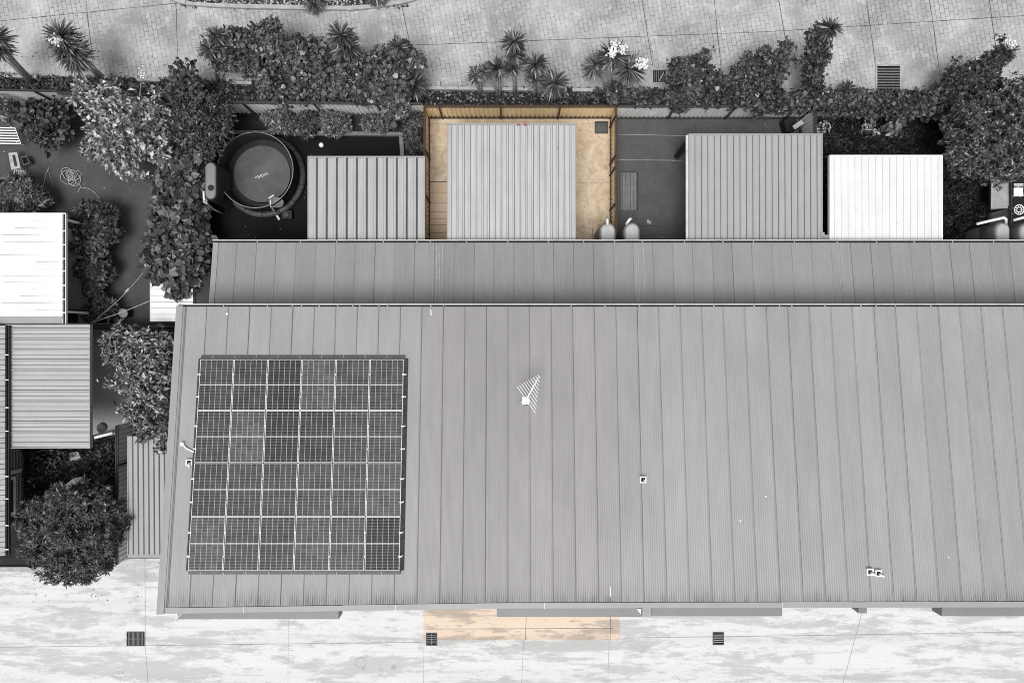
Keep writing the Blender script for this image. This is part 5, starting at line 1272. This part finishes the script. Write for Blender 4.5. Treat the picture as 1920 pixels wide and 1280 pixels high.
shrub('shrub', 'low whorled plant between the black crate and the bucket', 'shrub', [(196,575,16,.9),(188,566,12,.8),(206,582,10,.7)], style='ros', mat='leaf_fine', L=.24, W=.085, clump=.2, nl=10)
shrub('shrub', 'dark low plant right of the black crate', 'shrub', [(162,585,12,.8),(170,592,10,.7)], style='ros', mat='leaf_fine', L=.2, W=.07, clump=.18, nl=9)
t = thing('flower_stem', 'tall pale flower stem rising from the feathery tree at the upper left', 'plant', P(256, 222))
mb = MB(); mb.tube([P(256, 222, 1.2), P(262, 180, 2.3), P(267, 134, 3.3)], [.03, .025, .012], 6); mb.build('stem', 'bark_pale', t, True)
flower_cluster(t, P(267, 131, 3.3), .14, 20, 'seed_head'); flower_cluster(t, P(266, 142, 3.1), .12, 14, 'seed_head')
# side garden
shrub('tree', 'pale-tipped leafy tree beside the left edge of the grey roof', 'tree', [(205,640,24,2.7),(235,632,28,2.9),(270,640,34,3.2),(300,650,28,3.3),(205,668,18,2.5),(240,672,34,3.2),(280,690,38,3.5),(308,700,22,3.4),(215,722,18,2.6),(250,722,34,3.2),(285,740,36,3.4),(245,765,26,2.9),(275,785,30,3.0),(300,800,22,2.8),(268,815,18,2.6),(300,840,14,2.5),(195,718,10,2.4)], base=(268,722), mat='leaf_tip', L=.15, W=.07, clump=.18, dens=210, inner=.55, up=.5, gap=3.2, rough=.32)
shrub('tree', 'big dark bushy tree overhanging the front drive at the lower left', 'tree', [(55,975,30,2.9),(95,950,34,3.2),(135,945,34,3.3),(175,960,34,3.2),(205,985,26,2.9),(60,1010,34,3.0),(105,1000,42,3.6),(150,1005,42,3.6),(190,1020,32,3.2),(75,1045,28,2.8),(115,1050,34,3.1),(155,1055,32,3.1),(190,1055,20,2.7),(92,1078,16,2.4),(128,1075,18,2.5),(162,1078,15,2.4),(36,985,16,2.5),(212,1010,14,2.6),(150,925,22,2.9),(205,955,20,2.7)], base=(120,1010), style='ros', mat='leaf_fine', L=.2, W=.06, clump=.22, nl=10, dens=1.3, inner=.5, rough=.42)
shrub('shrub', 'dark undergrowth at the top of the small left garden', 'shrub', [(70,862,20,.7),(105,858,18,.6),(190,850,20,.8),(205,835,14,.8),(90,885,16,.5),(190,885,18,.7),(65,900,14,.5)], limb_r=.015, mat='leaf_fine', L=.15, W=.06, clump=.2, dens=150)
# pool yard bed
for lb, bl, mt in (('lance-leaved shrub at the left of the raised pool bed', [(505,222,15,.8),(525,218,15,.8),(515,238,12,.6),(540,235,14,.7)], 'leaf_mid'),
                   ('dark shrub left of centre in the raised pool bed', [(568,228,16,.8),(585,222,14,.8),(575,240,14,.7)], 'leaf_fine'),
                   ('pale leafy shrub at the centre of the raised pool bed', [(618,222,18,.9),(640,230,16,.8),(626,242,14,.6),(612,238,12,.6)], 'leaf_mid'),
                   ('loose shrub at the right of the raised pool bed', [(692,228,14,.7),(712,232,14,.7),(728,226,12,.7)], 'leaf_mid'),
                   ('scruffy weeds beside the side sleeper of the pool bed', [(770,258,10,.5),(778,275,12,.5),(772,238,12,.6),(780,222,12,.8)], 'leaf_fine')):
    shrub('shrub', lb, 'shrub', bl, None, 'shrubs of the raised pool bed', style='ros', mat=mt, L=.2, W=.07, clump=.17, nl=9, dens=1.1)
# right garden
shrub('tree', 'large dark glossy tree filling the upper right corner', 'tree', [(1815,212,32,2.9),(1850,205,40,3.2),(1890,195,40,3.3),(1925,200,40,3.2),(1840,245,42,3.4),(1885,245,48,3.7),(1930,250,44,3.6),(1805,255,26,2.8),(1822,288,34,3.0),(1862,292,42,3.4),(1905,295,40,3.4),(1845,318,22,2.7),(1885,325,22,2.8),(1790,232,16,2.5),(1950,300,36,3.2),(1915,165,22,2.9)], base=(1880,250), style='ros', mat='leaf_dark', L=.16, W=.06, clump=.21, nl=9, dens=1.5, inner=.5, rough=.38)
shrub('shrub', 'white-flowered shrub at the foot of the ivy behind the white carport, left one', 'shrub', [(1543,235,12,.6),(1550,246,10,.5)], mat='leaf_pale', L=.12, W=.07, clump=.14, dens=230)
shrub('shrub', 'white-flowered shrub at the foot of the ivy behind the white carport, middle one', 'shrub', [(1630,238,14,.6),(1645,244,10,.5)], mat='leaf_pale', L=.12, W=.07, clump=.14, dens=230)
shrub('shrub', 'pale-leaved plant at the foot of the ivy behind the white carport, right one', 'shrub', [(1680,228,16,.9),(1688,242,12,.7),(1668,240,10,.6)], mat='leaf_mid', L=.17, W=.13, clump=.16, dens=190, broad=True)
# long grass
def grass(label, x0, x1, y0, y1, n, L=.3):
    px = rng.uniform(x0, x1, n); py = rng.uniform(y0, y1, n)
    tuft = np.sin(px * .11) * np.sin(py * .13 + 1) + rng.normal(size=n) * .5; ok = tuft > -.4; px, py = px[ok], py[ok]; n = len(px)
    q = np.array([P(a, b, 0) for a, b in zip(px, py)]); ax = unit(rng.normal(size=(n, 3)) * (1, 1, .2) + (0, 0, .75))
    V, f = leaf_mesh(q, ax, unit(rng.normal(size=(n, 3)) + (0, 0, .6)), rng.uniform(.5, 1.2, n) * L, rng.uniform(.02, .045, n), .2, False, .3)
    return tag(mesh_np('long_grass', V, f, 'grass'), label, 'grass', kind='stuff')
grass('long dark grass around the white carport', 1504, 1856, 218, 470, 26000)
grass('rough dark grass in the small left garden', 46, 250, 818, 1044, 12000, .25)
grass('straggly leaves in the gravel island', 345, 765, -20, 14, 2600, .22)

def fallen(label, poly, n, mat, lo=.04, hi=.1):
    x0, x1, y0, y1 = poly; px = rng.uniform(x0, x1, n); py = rng.uniform(y0, y1, n)
    e = np.minimum(np.minimum(px - x0, x1 - px), np.minimum(py - y0, y1 - py)) / 20
    ok = rng.random(n) < np.clip(1.0 - e, .12, 1) * np.clip(.3 + .8 * np.sin(px * .06 + 1) * np.sin(py * .05), .1, 1); px, py = px[ok], py[ok]; n = len(px)
    q = np.array([P(a, b, .022) for a, b in zip(px, py)]); a = rng.uniform(0, 6.3, n); ax = np.stack([np.cos(a), np.sin(a), a * 0 + .08], 1)
    V, f = leaf_mesh(q, ax, np.tile((0., 0, 1), (n, 1)) + rng.normal(size=(n, 3)) * .15, rng.uniform(lo, hi, n), rng.uniform(lo * .5, hi * .5, n), .15, False, 0)
    return tag(mesh_np('fallen_leaves', V, f, mat), label, 'leaf litter', kind='stuff')
fallen('fallen leaves scattered on the dark left lawn', (60, 390, 255, 606), 1500, 'leaf_tip')
fallen('fallen leaves gathered at the edges of the dark yard', (1150, 1300, 224, 450), 500, 'leaf_mid')
fallen('fallen leaves gathered at the edges of the black pool yard', (396, 580, 250, 450), 420, 'leaf_mid')
fallen('leaf litter dropped on the rear driveway beside the planting', (0, 1900, 95, 182), 1500, 'leaf_fine', .04, .11)
fallen('leaf litter on the concrete under the big tree beside the front drive', (60, 300, 1050, 1130), 420, 'leaf_fine', .04, .09)

# ================================================================ LIGHT, SKY, CAMERA
w = bpy.data.worlds.new('World'); bpy.context.scene.world = w; w.use_nodes = True
nt = w.node_tree; bg = nt.nodes['Background']
sky = nt.nodes.new('ShaderNodeTexSky'); sky.sky_type = 'NISHITA'; sky.sun_disc = False
EL, AZ = 71, 198      # sun elevation, compass bearing (0 = up in the picture, clockwise)
sky.sun_elevation = math.radians(EL); sky.sun_rotation = math.radians(AZ)
sky.air_density = 1.0; sky.dust_density = 3.0; sky.ozone_density = 1.0
hs = nt.nodes.new('ShaderNodeHueSaturation'); hs.inputs['Saturation'].default_value = 0.03    # grey overcast
nt.links.new(sky.outputs[0], hs.inputs['Color']); nt.links.new(hs.outputs[0], bg.inputs['Color'])
bg.inputs['Strength'].default_value = 0.085
sd = bpy.data.lights.new('sun', 'SUN'); sd.energy = 1.5; sd.angle = math.radians(30); sd.color = (1, .99, .975)
so = bpy.data.objects.new('sun', sd); C.objects.link(so)
from mathutils import Vector
dv = Vector((math.sin(math.radians(AZ)) * math.cos(math.radians(EL)), math.cos(math.radians(AZ)) * math.cos(math.radians(EL)), math.sin(math.radians(EL))))
so.rotation_euler = dv.to_track_quat('Z', 'Y').to_euler(); so.location = (0, 0, 60)
cd = bpy.data.cameras.new('camera'); cd.sensor_width = 36; cd.lens = 36 * F / 1920; cd.clip_end = 600
co = bpy.data.objects.new('camera', cd); C.objects.link(co); co.location = (0, 0, H); bpy.context.scene.camera = co
sc = bpy.context.scene
sc.view_settings.view_transform = 'Standard'; sc.view_settings.look = 'None'; sc.view_settings.exposure = 0.70; sc.view_settings.gamma = 1.0
sc.cycles.pixel_filter_type = 'BLACKMAN_HARRIS'; sc.cycles.filter_width = 1.0
sc.cycles.max_bounces = 6; sc.cycles.use_denoising = True
